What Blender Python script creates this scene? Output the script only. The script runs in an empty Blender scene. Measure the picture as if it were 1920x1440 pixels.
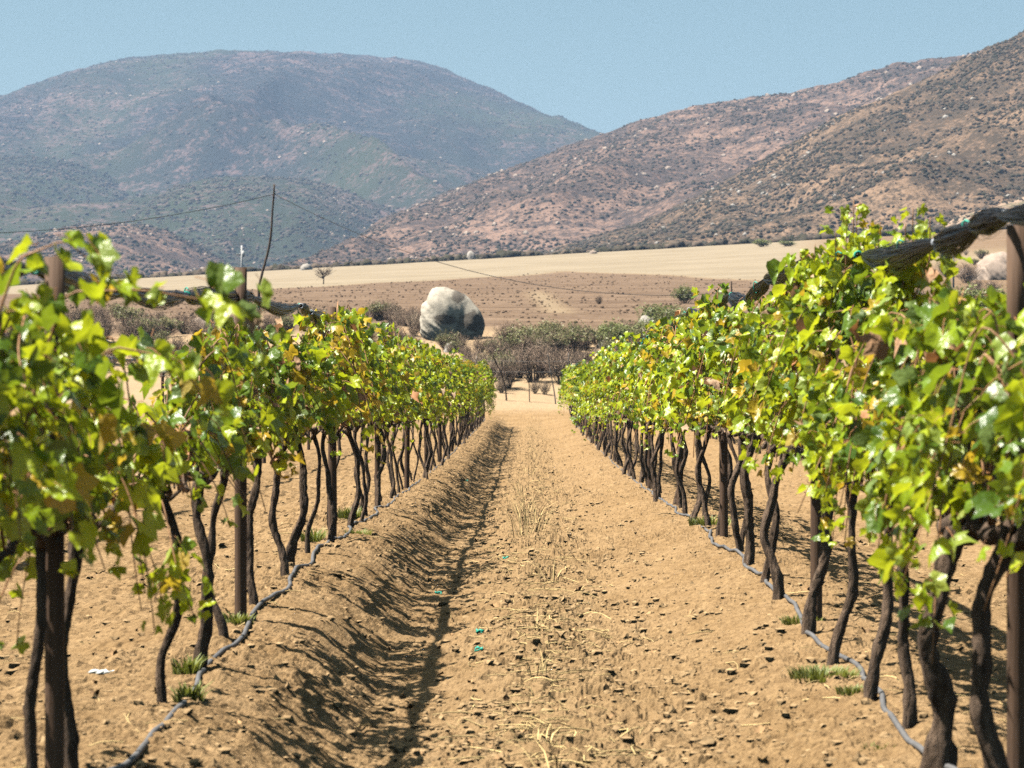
import bpy, bmesh, math, random
import numpy as np
from mathutils import Vector, Matrix

R = math.radians
sc = bpy.context.scene
col = sc.collection
rng = np.random.default_rng(7)
random.seed(7)

# ------------------------------------------------------------------ camera, sky, sun, exposure
CAM_Z = 1.1
F = 5000.0                     # focal length in pixels of the 1920 px wide photograph
VX, VY = 990.0, 720.0          # where the vine rows vanish
cam_d = bpy.data.cameras.new('camera')
cam = bpy.data.objects.new('camera', cam_d); col.objects.link(cam)
cam.location = (0, 0, CAM_Z)
cam.rotation_euler = (R(90), 0, math.atan((VX - 960) / F))
cam_d.sensor_width = 36.0
cam_d.lens = 36.0 * F / 1920.0
cam_d.clip_start, cam_d.clip_end = 0.1, 20000
cam_d.dof.use_dof = True
cam_d.dof.focus_distance = 22.0
cam_d.dof.aperture_fstop = 8.0
sc.camera = cam

SUN = Vector((-0.46, -0.06, 0.88)).normalized()
world = bpy.data.worlds.new('World'); sc.world = world; world.use_nodes = True
wn = world.node_tree.nodes; wl = world.node_tree.links
wn.clear()
wo = wn.new('ShaderNodeOutputWorld'); bg = wn.new('ShaderNodeBackground')
sky = wn.new('ShaderNodeTexSky'); sky.sky_type = 'NISHITA'; sky.sun_disc = False
sky.sun_elevation = math.asin(SUN.z); sky.sun_rotation = math.atan2(SUN.x, SUN.y)
sky.altitude = 300; sky.air_density = 1.0; sky.dust_density = 2.6; sky.ozone_density = 1.6
bg.inputs['Strength'].default_value = 0.05
tintn = wn.new('ShaderNodeMix'); tintn.data_type = 'RGBA'; tintn.blend_type = 'MULTIPLY'; tintn.inputs[0].default_value = 1.0
tintn.inputs[7].default_value = (0.83, 0.955, 0.80, 1)
wl.new(sky.outputs[0], tintn.inputs[6]); wl.new(tintn.outputs[2], bg.inputs[0]); wl.new(bg.outputs[0], wo.inputs[0])

sun_d = bpy.data.lights.new('sun', 'SUN'); sun_d.energy = 5.0; sun_d.angle = R(0.53)
sun_d.color = (1.0, 0.94, 0.84)
sun = bpy.data.objects.new('sun', sun_d); col.objects.link(sun)
sun.rotation_euler = SUN.to_track_quat('Z', 'Y').to_euler(); sun.location = (-20, 10, 40)

sc.view_settings.view_transform = 'Standard'; sc.view_settings.look = 'None'
sc.view_settings.exposure = 1.4; sc.view_settings.gamma = 1.0
sc.render.engine = 'CYCLES'
cy = sc.cycles
cy.max_bounces = 6; cy.diffuse_bounces = 0; cy.glossy_bounces = 2; cy.transmission_bounces = 4
cy.transparent_max_bounces = 4; cy.volume_bounces = 0
cy.caustics_reflective = False; cy.caustics_refractive = False
cy.sample_clamp_indirect = 4.0
cy.use_denoising = False
try:
    cy.denoiser = 'OPENIMAGEDENOISE'; cy.denoising_input_passes = 'RGB_ALBEDO_NORMAL'
except Exception:
    pass

# ------------------------------------------------------------------ small helpers
def at(px, py, d):
    return Vector(((px - VX) * d / F, d, CAM_Z + (VY - py) * d / F))

def _hash(ix, iy, seed):
    h = (ix.astype(np.int64) * 374761393 + iy.astype(np.int64) * 668265263 + seed * 1442695041) & 0xffffffff
    h = ((h ^ (h >> 13)) * 1274126177) & 0xffffffff
    return h ^ (h >> 16)

def perlin(x, y, seed=0):
    x = np.asarray(x, float); y = np.asarray(y, float)
    ix = np.floor(x); iy = np.floor(y); fx = x - ix; fy = y - iy
    ix = ix.astype(np.int64); iy = iy.astype(np.int64)
    def g(a, b, dx, dy):
        t = (_hash(a, b, seed) % 1024) * (2 * np.pi / 1024)
        return np.cos(t) * dx + np.sin(t) * dy
    u = fx * fx * fx * (fx * (fx * 6 - 15) + 10); v = fy * fy * fy * (fy * (fy * 6 - 15) + 10)
    a = g(ix, iy, fx, fy); b = g(ix + 1, iy, fx - 1, fy)
    c = g(ix, iy + 1, fx, fy - 1); e = g(ix + 1, iy + 1, fx - 1, fy - 1)
    return ((a + u * (b - a)) + v * ((c + u * (e - c)) - (a + u * (b - a)))) * 1.4

def fbm(x, y, seed=0, o=4, gain=0.5):
    s = 0; a = 1.0
    for k in range(o):
        s = s + a * perlin(np.asarray(x) * 2 ** k, np.asarray(y) * 2 ** k, seed + 31 * k); a *= gain
    return s

def sstep(a, b, x):
    t = np.clip((np.asarray(x, float) - a) / (b - a), 0, 1)
    return t * t * (3 - 2 * t)

def make_mesh(name, V, Fc, mats, midx=None, smooth=True, fattr=None, vattr=None):
    V = np.asarray(V, np.float32); Fc = np.asarray(Fc, np.int32)
    n = Fc.shape[1]
    me = bpy.data.meshes.new(name)
    me.vertices.add(len(V)); me.vertices.foreach_set('co', V.ravel())
    me.loops.add(Fc.size); me.loops.foreach_set('vertex_index', Fc.ravel())
    me.polygons.add(len(Fc)); me.polygons.foreach_set('loop_start', np.arange(0, Fc.size, n, dtype=np.int32))
    me.polygons.foreach_set('use_smooth', np.full(len(Fc), smooth))
    for m in (mats if isinstance(mats, (list, tuple)) else [mats]):
        me.materials.append(m)
    if midx is not None:
        me.polygons.foreach_set('material_index', np.asarray(midx, np.int32))
    for k, v in (fattr or {}).items():
        me.attributes.new(k, 'FLOAT', 'FACE').data.foreach_set('value', np.asarray(v, np.float32))
    for k, v in (vattr or {}).items():
        me.attributes.new(k, 'FLOAT', 'POINT').data.foreach_set('value', np.asarray(v, np.float32))
    me.update(calc_edges=True)
    return me

def link(name, data, parent=None, loc=None):
    o = bpy.data.objects.new(name, data); col.objects.link(o)
    if parent is not None: o.parent = parent
    if loc is not None: o.location = loc
    return o

def tag(o, label=None, cat=None, group=None, kind=None):
    if label: o['label'] = label
    if cat: o['category'] = cat
    if group: o['group'] = group
    if kind: o['kind'] = kind
    return o

class MB:
    """collects triangles of several shapes into one mesh"""
    def __init__(s): s.V = []; s.F = []; s.T = []; s.M = []; s.n = 0
    def add(s, V, Fc, tint=0.0, m=0):
        V = np.asarray(V, float).reshape(-1, 3); Fc = np.asarray(Fc, int).reshape(-1, 3)
        s.V.append(V); s.F.append(Fc + s.n); s.n += len(V)
        s.T.append(np.full(len(Fc), tint) if np.isscalar(tint) else np.asarray(tint))
        s.M.append(np.full(len(Fc), m) if np.isscalar(m) else np.asarray(m))
    def tube(s, P, r, sides=6, tint=0.0, m=0, cap=True, lump=0.0, seed=0):
        P = np.asarray(P, float); k = len(P)
        r = np.full(k, r) if np.isscalar(r) else np.asarray(r, float)
        T = np.gradient(P, axis=0); T /= np.linalg.norm(T, axis=1)[:, None] + 1e-9
        up = np.array([0.0, 0, 1]) if abs(T[0][2]) < 0.9 else np.array([0.0, 1, 0])
        A = np.zeros((k, 3)); B = np.zeros((k, 3))
        for i in range(k):
            a = np.cross(up, T[i]); a /= np.linalg.norm(a) + 1e-9
            b = np.cross(T[i], a); A[i] = a; B[i] = b; up = b if i else up
            up = b
        th = np.arange(sides) * 2 * np.pi / sides
        rr = r[:, None] * np.ones((1, sides))
        if lump:
            lr = np.random.default_rng(seed)
            rr = rr * (1 + lump * lr.normal(size=(k, sides)) * 0.6 + lump * np.sin(th * 3 + lr.random() * 6)[None, :] * 0.6 + (lump * 1.1 * lr.normal(size=(1, sides)) if sides > 8 else 0))
        V = P[:, None, :] + rr[:, :, None] * (np.cos(th)[None, :, None] * A[:, None, :] + np.sin(th)[None, :, None] * B[:, None, :])
        i = np.arange(k - 1)[:, None]; j = np.arange(sides)[None, :]; j2 = (j + 1) % sides
        a = i * sides + j; b = i * sides + j2; c = (i + 1) * sides + j2; e = (i + 1) * sides + j
        Fc = np.concatenate([np.stack([a, b, c], -1).reshape(-1, 3), np.stack([a, c, e], -1).reshape(-1, 3)])
        V = V.reshape(-1, 3)
        if cap:
            V = np.vstack([V, P[0], P[-1]]); q = k * sides
            jj = np.arange(sides); jn = (jj + 1) % sides
            Fc = np.vstack([Fc, np.stack([jn, jj, np.full(sides, q)], -1),
                            np.stack([(k - 1) * sides + jj, (k - 1) * sides + jn, np.full(sides, q + 1)], -1)])
        s.add(V, Fc, tint, m)
    def mesh(s, name, mats, smooth=True):
        return make_mesh(name, np.vstack(s.V), np.vstack(s.F), mats, np.concatenate(s.M), smooth, {'tint': np.concatenate(s.T)})
    def build(s, name, mats, parent=None, loc=None, smooth=True):
        return link(name, s.mesh(name, mats, smooth), parent, loc)

_ico = {}
def ico(sub):
    if sub not in _ico:
        bm = bmesh.new(); bmesh.ops.create_icosphere(bm, subdivisions=sub, radius=1.0)
        bm.verts.ensure_lookup_table()
        V = np.array([v.co[:] for v in bm.verts]); Fc = np.array([[v.index for v in f.verts] for f in bm.faces]); bm.free()
        _ico[sub] = (V, Fc)
    return _ico[sub]

def instanced(templates, which, M, P):
    """bake many transformed copies of small templates; returns V, F, copy index of each face"""
    Vs, Fs, Is = [], [], []; n = 0
    for t, (tv, tf) in enumerate(templates):
        idx = np.nonzero(which == t)[0]
        if not len(idx): continue
        V = np.einsum('mij,nj->mni', M[idx], tv) + P[idx][:, None, :]
        Fc = tf[None, :, :] + (np.arange(len(idx)) * len(tv))[:, None, None] + n
        Vs.append(V.reshape(-1, 3)); Fs.append(Fc.reshape(-1, 3)); Is.append(np.repeat(idx, len(tf))); n += len(idx) * len(tv)
    return np.vstack(Vs), np.vstack(Fs), np.concatenate(Is)

def rotz(a):
    c, s_ = np.cos(a), np.sin(a); z = np.zeros_like(a); o = np.ones_like(a)
    return np.stack([np.stack([c, -s_, z], -1), np.stack([s_, c, z], -1), np.stack([z, z, o], -1)], -2)

ONES = ['', 'first', 'second', 'third', 'fourth', 'fifth', 'sixth', 'seventh', 'eighth', 'ninth', 'tenth', 'eleventh', 'twelfth',
        'thirteenth', 'fourteenth', 'fifteenth', 'sixteenth', 'seventeenth', 'eighteenth', 'nineteenth', 'twentieth'] + ['twenty-' + w for w in ('first', 'second', 'third', 'fourth', 'fifth', 'sixth', 'seventh', 'eighth')]

# ------------------------------------------------------------------ materials
def newmat(name):
    m = bpy.data.materials.new(name); m.use_nodes = True
    nt = m.node_tree; p = nt.nodes['Principled BSDF']
    return m, nt, p

def N(nt, t, **kw):
    n = nt.nodes.new(t)
    for k, v in kw.items():
        if k in n.inputs.keys() if isinstance(k, str) else False: n.inputs[k].default_value = v
        else: setattr(n, k, v)
    return n

def noise(nt, scale, detail=4, rough=0.55, vec=None, dist=0.0):
    n = nt.nodes.new('ShaderNodeTexNoise')
    n.inputs['Scale'].default_value = scale; n.inputs['Detail'].default_value = detail
    n.inputs['Roughness'].default_value = rough; n.inputs['Distortion'].default_value = dist
    if vec is not None: nt.links.new(vec, n.inputs['Vector'])
    return n.outputs['Fac']

def pos(nt, scale=(1, 1, 1), obj=False):
    if obj: o = nt.nodes.new('ShaderNodeTexCoord').outputs['Object']
    else: o = nt.nodes.new('ShaderNodeNewGeometry').outputs['Position']
    m = nt.nodes.new('ShaderNodeMapping'); m.inputs['Scale'].default_value = scale
    nt.links.new(o, m.inputs['Vector'])
    return m.outputs['Vector']

def ramp(nt, fac, stops):
    n = nt.nodes.new('ShaderNodeValToRGB'); e = n.color_ramp.elements
    while len(e) < len(stops): e.new(0.5)
    for k, (p, c) in enumerate(stops):
        e[k].position = p; e[k].color = (c if len(c) == 4 else (*c, 1)) if not np.isscalar(c) else (c, c, c, 1)
    nt.links.new(fac, n.inputs['Fac'])
    return n.outputs['Color']

def mix(nt, fac, a, b, mode='MIX'):
    n = nt.nodes.new('ShaderNodeMix'); n.data_type = 'RGBA'; n.blend_type = mode
    for sock, v in ((n.inputs[0], fac), (n.inputs[6], a), (n.inputs[7], b)):
        if hasattr(v, 'is_linked') or isinstance(v, bpy.types.NodeSocket): nt.links.new(v, sock)
        elif np.isscalar(v): sock.default_value = v
        else: sock.default_value = (*v, 1) if len(v) == 3 else v
    return n.outputs[2]

def math_(nt, op, a, b=0.0, clamp=False):
    n = nt.nodes.new('ShaderNodeMath'); n.operation = op; n.use_clamp = clamp
    for k, v in enumerate((a, b)):
        if isinstance(v, bpy.types.NodeSocket): nt.links.new(v, n.inputs[k])
        else: n.inputs[k].default_value = v
    return n.outputs[0]

def attr(nt, name):
    n = nt.nodes.new('ShaderNodeAttribute'); n.attribute_name = name
    return n.outputs['Fac']

def bump(nt, p, h, strength=0.5, dist=0.02):
    b = nt.nodes.new('ShaderNodeBump'); b.inputs['Strength'].default_value = strength; b.inputs['Distance'].default_value = dist
    nt.links.new(h, b.inputs['Height']); nt.links.new(b.outputs[0], p.inputs['Normal'])

def simple(name, c, rough=0.8, var=0.25, scale=30.0, bstr=0.0, bdist=0.01, c2=None, spec=0.3, obj=True, stretch=(1, 1, 1), tint=0.0):
    m, nt, p = newmat(name)
    v = pos(nt, stretch, obj)
    n1 = noise(nt, scale, 5, 0.6, v)
    a = tuple(x * (1 - var) for x in c); b = c2 or tuple(min(1, x * (1 + var)) for x in c)
    cc = ramp(nt, n1, [(0.3, a), (0.7, b)])
    if tint:
        t = attr(nt, 'tint'); cc = mix(nt, 1.0, cc, ramp(nt, t, [(0.0, 1 - tint), (1.0, 1 + tint)]), 'MULTIPLY')
    nt.links.new(cc, p.inputs['Base Color'])
    p.inputs['Roughness'].default_value = rough; p.inputs['Specular IOR Level'].default_value = spec
    if bstr: bump(nt, p, noise(nt, scale * 2.2, 6, 0.65, v), bstr, bdist)
    return m

def leaf_mat(name, ca, cb, trans, tcol, spec=0.55, rough=0.32, under=(0.27, 0.33, 0.14)):
    m, nt, p = newmat(name)
    oi = nt.nodes.new('ShaderNodeObjectInfo').outputs['Random']
    r = math_(nt, 'FRACT', math_(nt, 'ADD', attr(nt, 'tint'), oi))
    n1 = noise(nt, 22.0, 3, 0.6, pos(nt))
    f = math_(nt, 'ADD', math_(nt, 'MULTIPLY', r, 0.75), math_(nt, 'MULTIPLY', math_(nt, 'SUBTRACT', n1, 0.35), 0.55), True)
    c = ramp(nt, f, [(0.0, ca), (1.0, cb)])
    geo = nt.nodes.new('ShaderNodeNewGeometry').outputs['Backfacing']
    c2 = mix(nt, math_(nt, 'MULTIPLY', geo, 0.42), c, under)
    nt.links.new(c2, p.inputs['Base Color'])
    p.inputs['Roughness'].default_value = rough; p.inputs['Specular IOR Level'].default_value = spec
    bump(nt, p, noise(nt, 60.0, 3, 0.55, pos(nt)), 0.4, 0.012)
    tr = nt.nodes.new('ShaderNodeBsdfTranslucent')
    nt.links.new(mix(nt, 0.5, c, tcol), tr.inputs['Color'])
    ms = nt.nodes.new('ShaderNodeMixShader'); ms.inputs[0].default_value = trans
    nt.links.new(p.outputs[0], ms.inputs[1]); nt.links.new(tr.outputs[0], ms.inputs[2])
    nt.links.new(ms.outputs[0], nt.nodes['Material Output'].inputs['Surface'])
    return m

M = {}
M['leaf_green'] = leaf_mat('leaf_green', (0.040, 0.100, 0.010), (0.17, 0.27, 0.020), 0.36, (0.42, 0.52, 0.02))
M['leaf_lime'] = leaf_mat('leaf_lime', (0.22, 0.345, 0.012), (0.46, 0.53, 0.022), 0.42, (0.68, 0.68, 0.02))
M['leaf_yellow'] = leaf_mat('leaf_yellow', (0.42, 0.33, 0.03), (0.55, 0.36, 0.03), 0.42, (0.75, 0.50, 0.03), under=(0.45, 0.36, 0.15))
M['leaf_dry'] = leaf_mat('leaf_dry', (0.34, 0.12, 0.03), (0.58, 0.45, 0.31), 0.18, (0.55, 0.22, 0.05), spec=0.15, rough=0.7, under=(0.42, 0.30, 0.18))
LEAFM = [M['leaf_green'], M['leaf_lime'], M['leaf_yellow'], M['leaf_dry']]
M['petiole'] = simple('petiole', (0.36, 0.17, 0.07), 0.55, 0.25, 20)
M['cane'] = simple('cane', (0.32, 0.17, 0.08), 0.55, 0.3, 18, 0.2, 0.003)
M['bark'] = simple('vine_bark', (0.075, 0.050, 0.034), 0.9, 0.5, 40, 1.0, 0.03, c2=(0.23, 0.155, 0.105), stretch=(1, 1, 0.16))
M['post'] = simple('post_wood', (0.075, 0.044, 0.028), 0.8, 0.35, 30, 0.6, 0.006, c2=(0.155, 0.093, 0.058), stretch=(1, 1, 0.05))
M['grey_wood'] = simple('grey_wood', (0.24, 0.20, 0.17), 0.85, 0.35, 30, 0.6, 0.006, stretch=(1, 1, 0.08))
M['dark_wood'] = simple('dark_wood', (0.075, 0.05, 0.035), 0.85, 0.35, 30, 0.6, 0.006, stretch=(1, 1, 0.08))
M['rust'] = simple('rusty_iron', (0.03, 0.022, 0.018), 0.7, 0.3, 30)
M['wire'] = simple('wire_steel', (0.35, 0.34, 0.33), 0.4, 0.1, 10); M['wire'].node_tree.nodes['Principled BSDF'].inputs['Metallic'].default_value = 0.7
M['cable'] = simple('black_cable', (0.02, 0.018, 0.018), 0.6, 0.1, 10)
M['hose'] = simple('grey_hose', (0.105, 0.102, 0.104), 0.65, 0.25, 9, 0.1, 0.002, spec=0.45)
m, nt, p = newmat('black_net')
nt.links.new(ramp(nt, attr(nt, 'tint'), [(0.0, (0.005, 0.005, 0.006)), (0.7, (0.012, 0.0125, 0.015)), (0.92, (0.022, 0.023, 0.027)), (1.0, (0.075, 0.077, 0.085))]), p.inputs['Base Color'])  # palest strands are glints on the net, painted into the colour
p.inputs['Roughness'].default_value = 0.38; p.inputs['Specular IOR Level'].default_value = 0.4
M['net'] = m
M['teal'] = simple('teal_twine', (0.012, 0.30, 0.22), 0.5, 0.2, 30, spec=0.4)
M['white_twine'] = simple('grey_tie', (0.35, 0.37, 0.40), 0.5, 0.2, 30, spec=0.4)
M['straw'] = simple('dry_straw', (0.44, 0.32, 0.145), 0.8, 0.3, 9, tint=0.45)
M['litter'] = simple('leaf_litter', (0.30, 0.18, 0.085), 0.85, 0.3, 9, tint=0.5)
M['clod'] = simple('soil_clod', (0.305, 0.206, 0.110), 0.97, 0.18, 12, 0.6, 0.01, spec=0.05, tint=0.2)
M['weed'] = leaf_mat('weed_leaf', (0.11, 0.14, 0.03), (0.30, 0.26, 0.08), 0.25, (0.4, 0.45, 0.04), spec=0.2)
M['white_scrap'] = simple('plastic_scrap', (0.62, 0.62, 0.58), 0.5, 0.2, 30)
M['twig'] = simple('scrub_twig', (0.23, 0.158, 0.115), 0.9, 0.35, 5, tint=0.5)
M['twig_pale'] = simple('scrub_twig_pale', (0.36, 0.265, 0.185), 0.9, 0.3, 5, tint=0.4)
M['scrub_leaf'] = leaf_mat('scrub_leaf', (0.17, 0.155, 0.075), (0.28, 0.245, 0.12), 0.15, (0.3, 0.32, 0.08), spec=0.15)
M['green_leaf'] = leaf_mat('bush_leaf', (0.16, 0.18, 0.07), (0.28, 0.28, 0.11), 0.2, (0.3, 0.38, 0.06), spec=0.2)
m, nt, p = newmat('hill_shrub')
nt.links.new(ramp(nt, attr(nt, 'tint'), [(0.0, (0.034, 0.034, 0.025)), (0.35, (0.054, 0.050, 0.036)), (0.7, (0.074, 0.060, 0.048)), (1.0, (0.12, 0.092, 0.07))]), p.inputs['Base Color'])
p.inputs['Roughness'].default_value = 1.0; p.inputs['Specular IOR Level'].default_value = 0.0
M['hill_shrub'] = m
M['concrete'] = simple('pole_concrete', (0.46, 0.45, 0.44), 0.8, 0.1, 3)

def rock_mat(name, c, stain=0.0, dark=(0.10, 0.085, 0.07), patches=()):
    m, nt, p = newmat(name)
    v = pos(nt, obj=True)
    n1 = noise(nt, 1.6, 8, 0.62, v); n2 = noise(nt, 14.0, 5, 0.7, v)
    cc = ramp(nt, n1, [(0.25, tuple(x * 0.72 for x in c)), (0.62, c)])
    cc = mix(nt, 0.35, cc, ramp(nt, n2, [(0.35, 0.25), (0.65, 0.95)]), 'MULTIPLY')
    for (ctr, rad) in patches:                     # dark patches: black lichen plus painted shade of the recesses
        vm = nt.nodes.new('ShaderNodeVectorMath'); vm.operation = 'SUBTRACT'; vm.inputs[1].default_value = ctr
        nt.links.new(nt.nodes.new('ShaderNodeTexCoord').outputs['Object'], vm.inputs[0])
        vd = nt.nodes.new('ShaderNodeVectorMath'); vd.operation = 'DIVIDE'; vd.inputs[1].default_value = rad
        nt.links.new(vm.outputs[0], vd.inputs[0])
        vl = nt.nodes.new('ShaderNodeVectorMath'); vl.operation = 'LENGTH'; nt.links.new(vd.outputs[0], vl.inputs[0])
        d_ = math_(nt, 'ADD', vl.outputs['Value'], math_(nt, 'MULTIPLY', math_(nt, 'SUBTRACT', noise(nt, 4.5, 6, 0.7, v), 0.5), 1.5))
        k = ramp(nt, d_, [(0.72, 1.0), (1.0, 0.0)])
        cc = mix(nt, math_(nt, 'MULTIPLY', k, 0.93), cc, dark)
    if stain:
        k = ramp(nt, noise(nt, 1.1, 6, 0.65, v), [(0.54, 0.0), (0.66, 1.0)])
        cc = mix(nt, math_(nt, 'MULTIPLY', k, stain), cc, dark)
    nt.links.new(cc, p.inputs['Base Color']); p.inputs['Roughness'].default_value = 0.92; p.inputs['Specular IOR Level'].default_value = 0.2
    bump(nt, p, mix(nt, 0.5, noise(nt, 3.0, 8, 0.65, v), n2), 0.7, 0.05)
    return m
M['rock'] = rock_mat('granite', (0.40, 0.36, 0.32), 0.5)
M['rock_pink'] = rock_mat('granite_pink', (0.40, 0.31, 0.25), 0.25)

# ------------------------------------------------------------------ ground
_gd = np.array([-60, 5, 9.4, 11, 12.3, 16, 21, 28, 37, 55, 76, 80, 88, 104, 120, 130, 200, 290, 420, 435, 470, 600, 1500, 9000.])
_gz = np.array([-.05, -.05, -.04, -.03, .03, .07, .05, -.03, -.08, -.07, .02, .05, .47, 1.75, 3.35, 4.15, 8.0, 12.9, 21.3, 21.7, 21.3, 19.5, 22, 30.])
_td = np.concatenate([np.arange(-60, 140, 0.5), np.arange(140, 9000, 4.0)])
_tz = np.interp(_td, _gd, _gz)
_k = np.hanning(9); _k /= _k.sum()
_tz2 = np.convolve(np.pad(_tz, 4, mode='edge'), _k, 'valid')
def base_z(d): return np.interp(d, _td, _tz2)

_px = np.array([-1.3, -1.15, -0.98, -0.85, -0.66, -0.5, -0.2, 0.0, 0.2, 0.45, 0.75, 1.05, 1.3])
_pz = np.array([0, -.012, -.055, -.135, -.245, -.255, -.215, -.195, -.198, -.19, -.125, -.04, 0])
def ground_z(X, D, fine=True):
    X = np.asarray(X, float); D = np.asarray(D, float)
    z = base_z(D)
    z = z + sstep(130, 420, D) * 0.056 * np.clip(X, -150, 150)
    rowf = 1 - sstep(78, 84, D)
    w = 0.06 * perlin(X * 0.9, D * 1.3, 5) + 0.03 * perlin(X * 2, D * 3.1, 6)
    Xw = X + w * (1 - sstep(1.35, 1.6, np.abs(X)))
    inner = np.interp(Xw, _px, _pz)
    outer = -0.06 * (1 - np.cos(2 * np.pi * (np.abs(X) - 1.3) / 2.6)) * (1 - sstep(11, 14, np.abs(X)))
    z = z + rowf * np.where(np.abs(X) < 1.3, inner, outer)
    z = z + (0.02 * perlin(X * 1.1, D * 1.1, 8) + 0.013 * perlin(X * 3.3, D * 3.3, 9)) * (1 - sstep(150, 300, D))
    far = sstep(82, 90, D)
    z = z + far * (0.35 * perlin(X * 0.08, D * 0.08, 10) + 0.12 * perlin(X * 0.4, D * 0.4, 12)) * (1 - sstep(124, 150, D) * 0.75)
    if fine:
        near = (1 - sstep(60, 95, D)) * (1 - sstep(5, 8, np.abs(X)))
        rough = 0.62 + 0.75 * np.exp(-((X - 0.12) / 0.38) ** 2) + 0.3 * np.exp(-((X + 2.2) / 0.8) ** 2)
        rough = rough * (0.75 + 0.6 * perlin(X * 0.8, D * 0.6, 21))
        n1 = perlin(X * 8, D * 7, 22); n2 = perlin(X * 19, D * 16, 23); n3 = perlin(X * 41, D * 33, 24)
        clod = np.maximum(0, n1 - 0.12) * 0.065 + (0.35 - np.abs(n2)) * 0.040 + np.maximum(0, n2 - 0.05) * 0.05 + (0.3 - np.abs(n3)) * 0.024 - np.maximum(0, -n2 - 0.22) * 0.022
        z = z + near * np.clip(rough, 0.2, 2) * clod
    return z

def gz1(x, d): return float(ground_z(np.array([x]), np.array([d]))[0])

cx = [0.0]
while cx[-1] < 9000:
    a = cx[-1]
    st = 0.0105 if a < 1.6 else (0.0105 + (a - 1.6) * 0.024 if a < 4 else 0.07 + (a - 4) * 0.11)
    cx.append(a + st)
cx = np.array(cx); cx = np.concatenate([-cx[:0:-1], cx])
rd = list(np.arange(-60, 2, 4.0)) + list(np.arange(2, 6.0, 0.25)); a = 6.0
while a < 92: rd.append(a); a += 0.0115 * (a / 6.5) ** 1.5
while a < 460: rd.append(a); a += 0.75 + (a - 92) * 0.008
while a < 9000: rd.append(a); a += 8 + (a - 460) * 0.06
rd = np.array(rd)
XX, DD = np.meshgrid(cx, rd)
ZZ = ground_z(XX, DD)
nr, nc = XX.shape
idx = np.arange(nr * nc).reshape(nr, nc)
quads = np.stack([idx[:-1, :-1], idx[:-1, 1:], idx[1:, 1:], idx[1:, :-1]], -1).reshape(-1, 4)
th = XX / np.maximum(DD, 1)
db = np.interp(th, [-.3, -.1, -.038, .014, .068, .102, .15, .3], [200, 230, 275, 300, 250, 218, 190, 160]) + 5 * perlin(XX * 0.12, DD * 0.05, 3)
pale = sstep(-4, 4, DD - db)
track = np.exp(-((XX - (1.6 + (DD - 150) * -0.02)) / 0.8) ** 2) * sstep(138, 145, DD) * (1 - sstep(185, 215, DD)) * 0.5
pale = np.maximum(pale, track)
rightz = sstep(.098, .118, th) * sstep(128, 140, DD)
pale = pale * (1 - rightz * (1 - 0.7 * np.exp(-((DD - 300) / 22) ** 2)))
brown = np.maximum(sstep(117, 126, DD + 4 * perlin(XX * 0.1, DD * 0.1, 4)) * (1 - pale) * (1 - 0.25 * rightz), 0)
farz = sstep(424, 440, DD)
crust = np.exp(-((XX - 0.12) / 0.4) ** 2) * (1 - sstep(76, 82, DD))

m, nt, p = newmat('dry_soil')
v = pos(nt)
n1 = noise(nt, 1.6, 5, 0.6, v); n2 = noise(nt, 30.0, 6, 0.75, v); n3 = noise(nt, 9.0, 5, 0.65, v)
c = ramp(nt, n1, [(0.3, (0.275, 0.181, 0.091)), (0.7, (0.36, 0.246, 0.134))])
c = mix(nt, 0.8, c, ramp(nt, n2, [(0.34, (0.42, 0.385, 0.36)), (0.62, (1.08, 1.06, 1.03))]), 'MULTIPLY')  # fine dark end paints the shade of soil pits into the colour
c = mix(nt, 0.5, c, ramp(nt, n3, [(0.35, (0.72, 0.68, 0.64)), (0.6, (1.05, 1.05, 1.05))]), 'MULTIPLY')
c = mix(nt, math_(nt, 'MULTIPLY', attr(nt, 'crust'), 0.35), c, (0.29, 0.195, 0.10))
c = mix(nt, attr(nt, 'sandz'), c, mix(nt, 0.5, (0.40, 0.30, 0.20), c))
vf = pos(nt, (0.10, 0.55, 1.0)); vf2 = pos(nt, (0.5, 0.5, 1.0))
nb = noise(nt, 1.0, 7, 0.72, vf)
cb = ramp(nt, nb, [(0.36, (0.105, 0.070, 0.047)), (0.62, (0.195, 0.136, 0.093))])
cb = mix(nt, 0.5, cb, ramp(nt, noise(nt, 2.4, 4, 0.7, vf2), [(0.32, (0.55, 0.5, 0.46)), (0.6, (1.1, 1.1, 1.1))]), 'MULTIPLY')
c = mix(nt, attr(nt, 'brown'), c, cb)
npn = noise(nt, 1.0, 6, 0.65, pos(nt, (0.07, 0.22, 1.0)))
cp = ramp(nt, npn, [(0.35, (0.215, 0.172, 0.118)), (0.65, (0.285, 0.232, 0.164))])
cp = mix(nt, 0.35, cp, ramp(nt, noise(nt, 3.0, 3, 0.7, v), [(0.3, 0.6), (0.7, 1.1)]), 'MULTIPLY')
c = mix(nt, attr(nt, 'pale'), c, cp)
cf = ramp(nt, noise(nt, 0.06, 6, 0.65, v), [(0.4, (0.10, 0.09, 0.055)), (0.65, (0.30, 0.22, 0.15))])
c = mix(nt, attr(nt, 'farz'), c, cf)
nt.links.new(c, p.inputs['Base Color']); p.inputs['Roughness'].default_value = 0.97; p.inputs['Specular IOR Level'].default_value = 0.05
bump(nt, p, mix(nt, 0.5, n2, noise(nt, 110.0, 4, 0.7, v)), 1.0, 0.018)
M['soil'] = m
gme = make_mesh('ground', np.stack([XX, DD, ZZ], -1).reshape(-1, 3), quads, m, None, False, None,
                {'brown': brown.ravel(), 'pale': pale.ravel(), 'farz': farz.ravel(), 'crust': crust.ravel(), 'sandz': (sstep(82, 87, DD) * (1 - sstep(124, 132, DD))).ravel()})
tag(link('ground', gme), 'sandy vineyard ground with ridges under the vine rows, rising to dry fields', 'ground', kind='structure')

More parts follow.
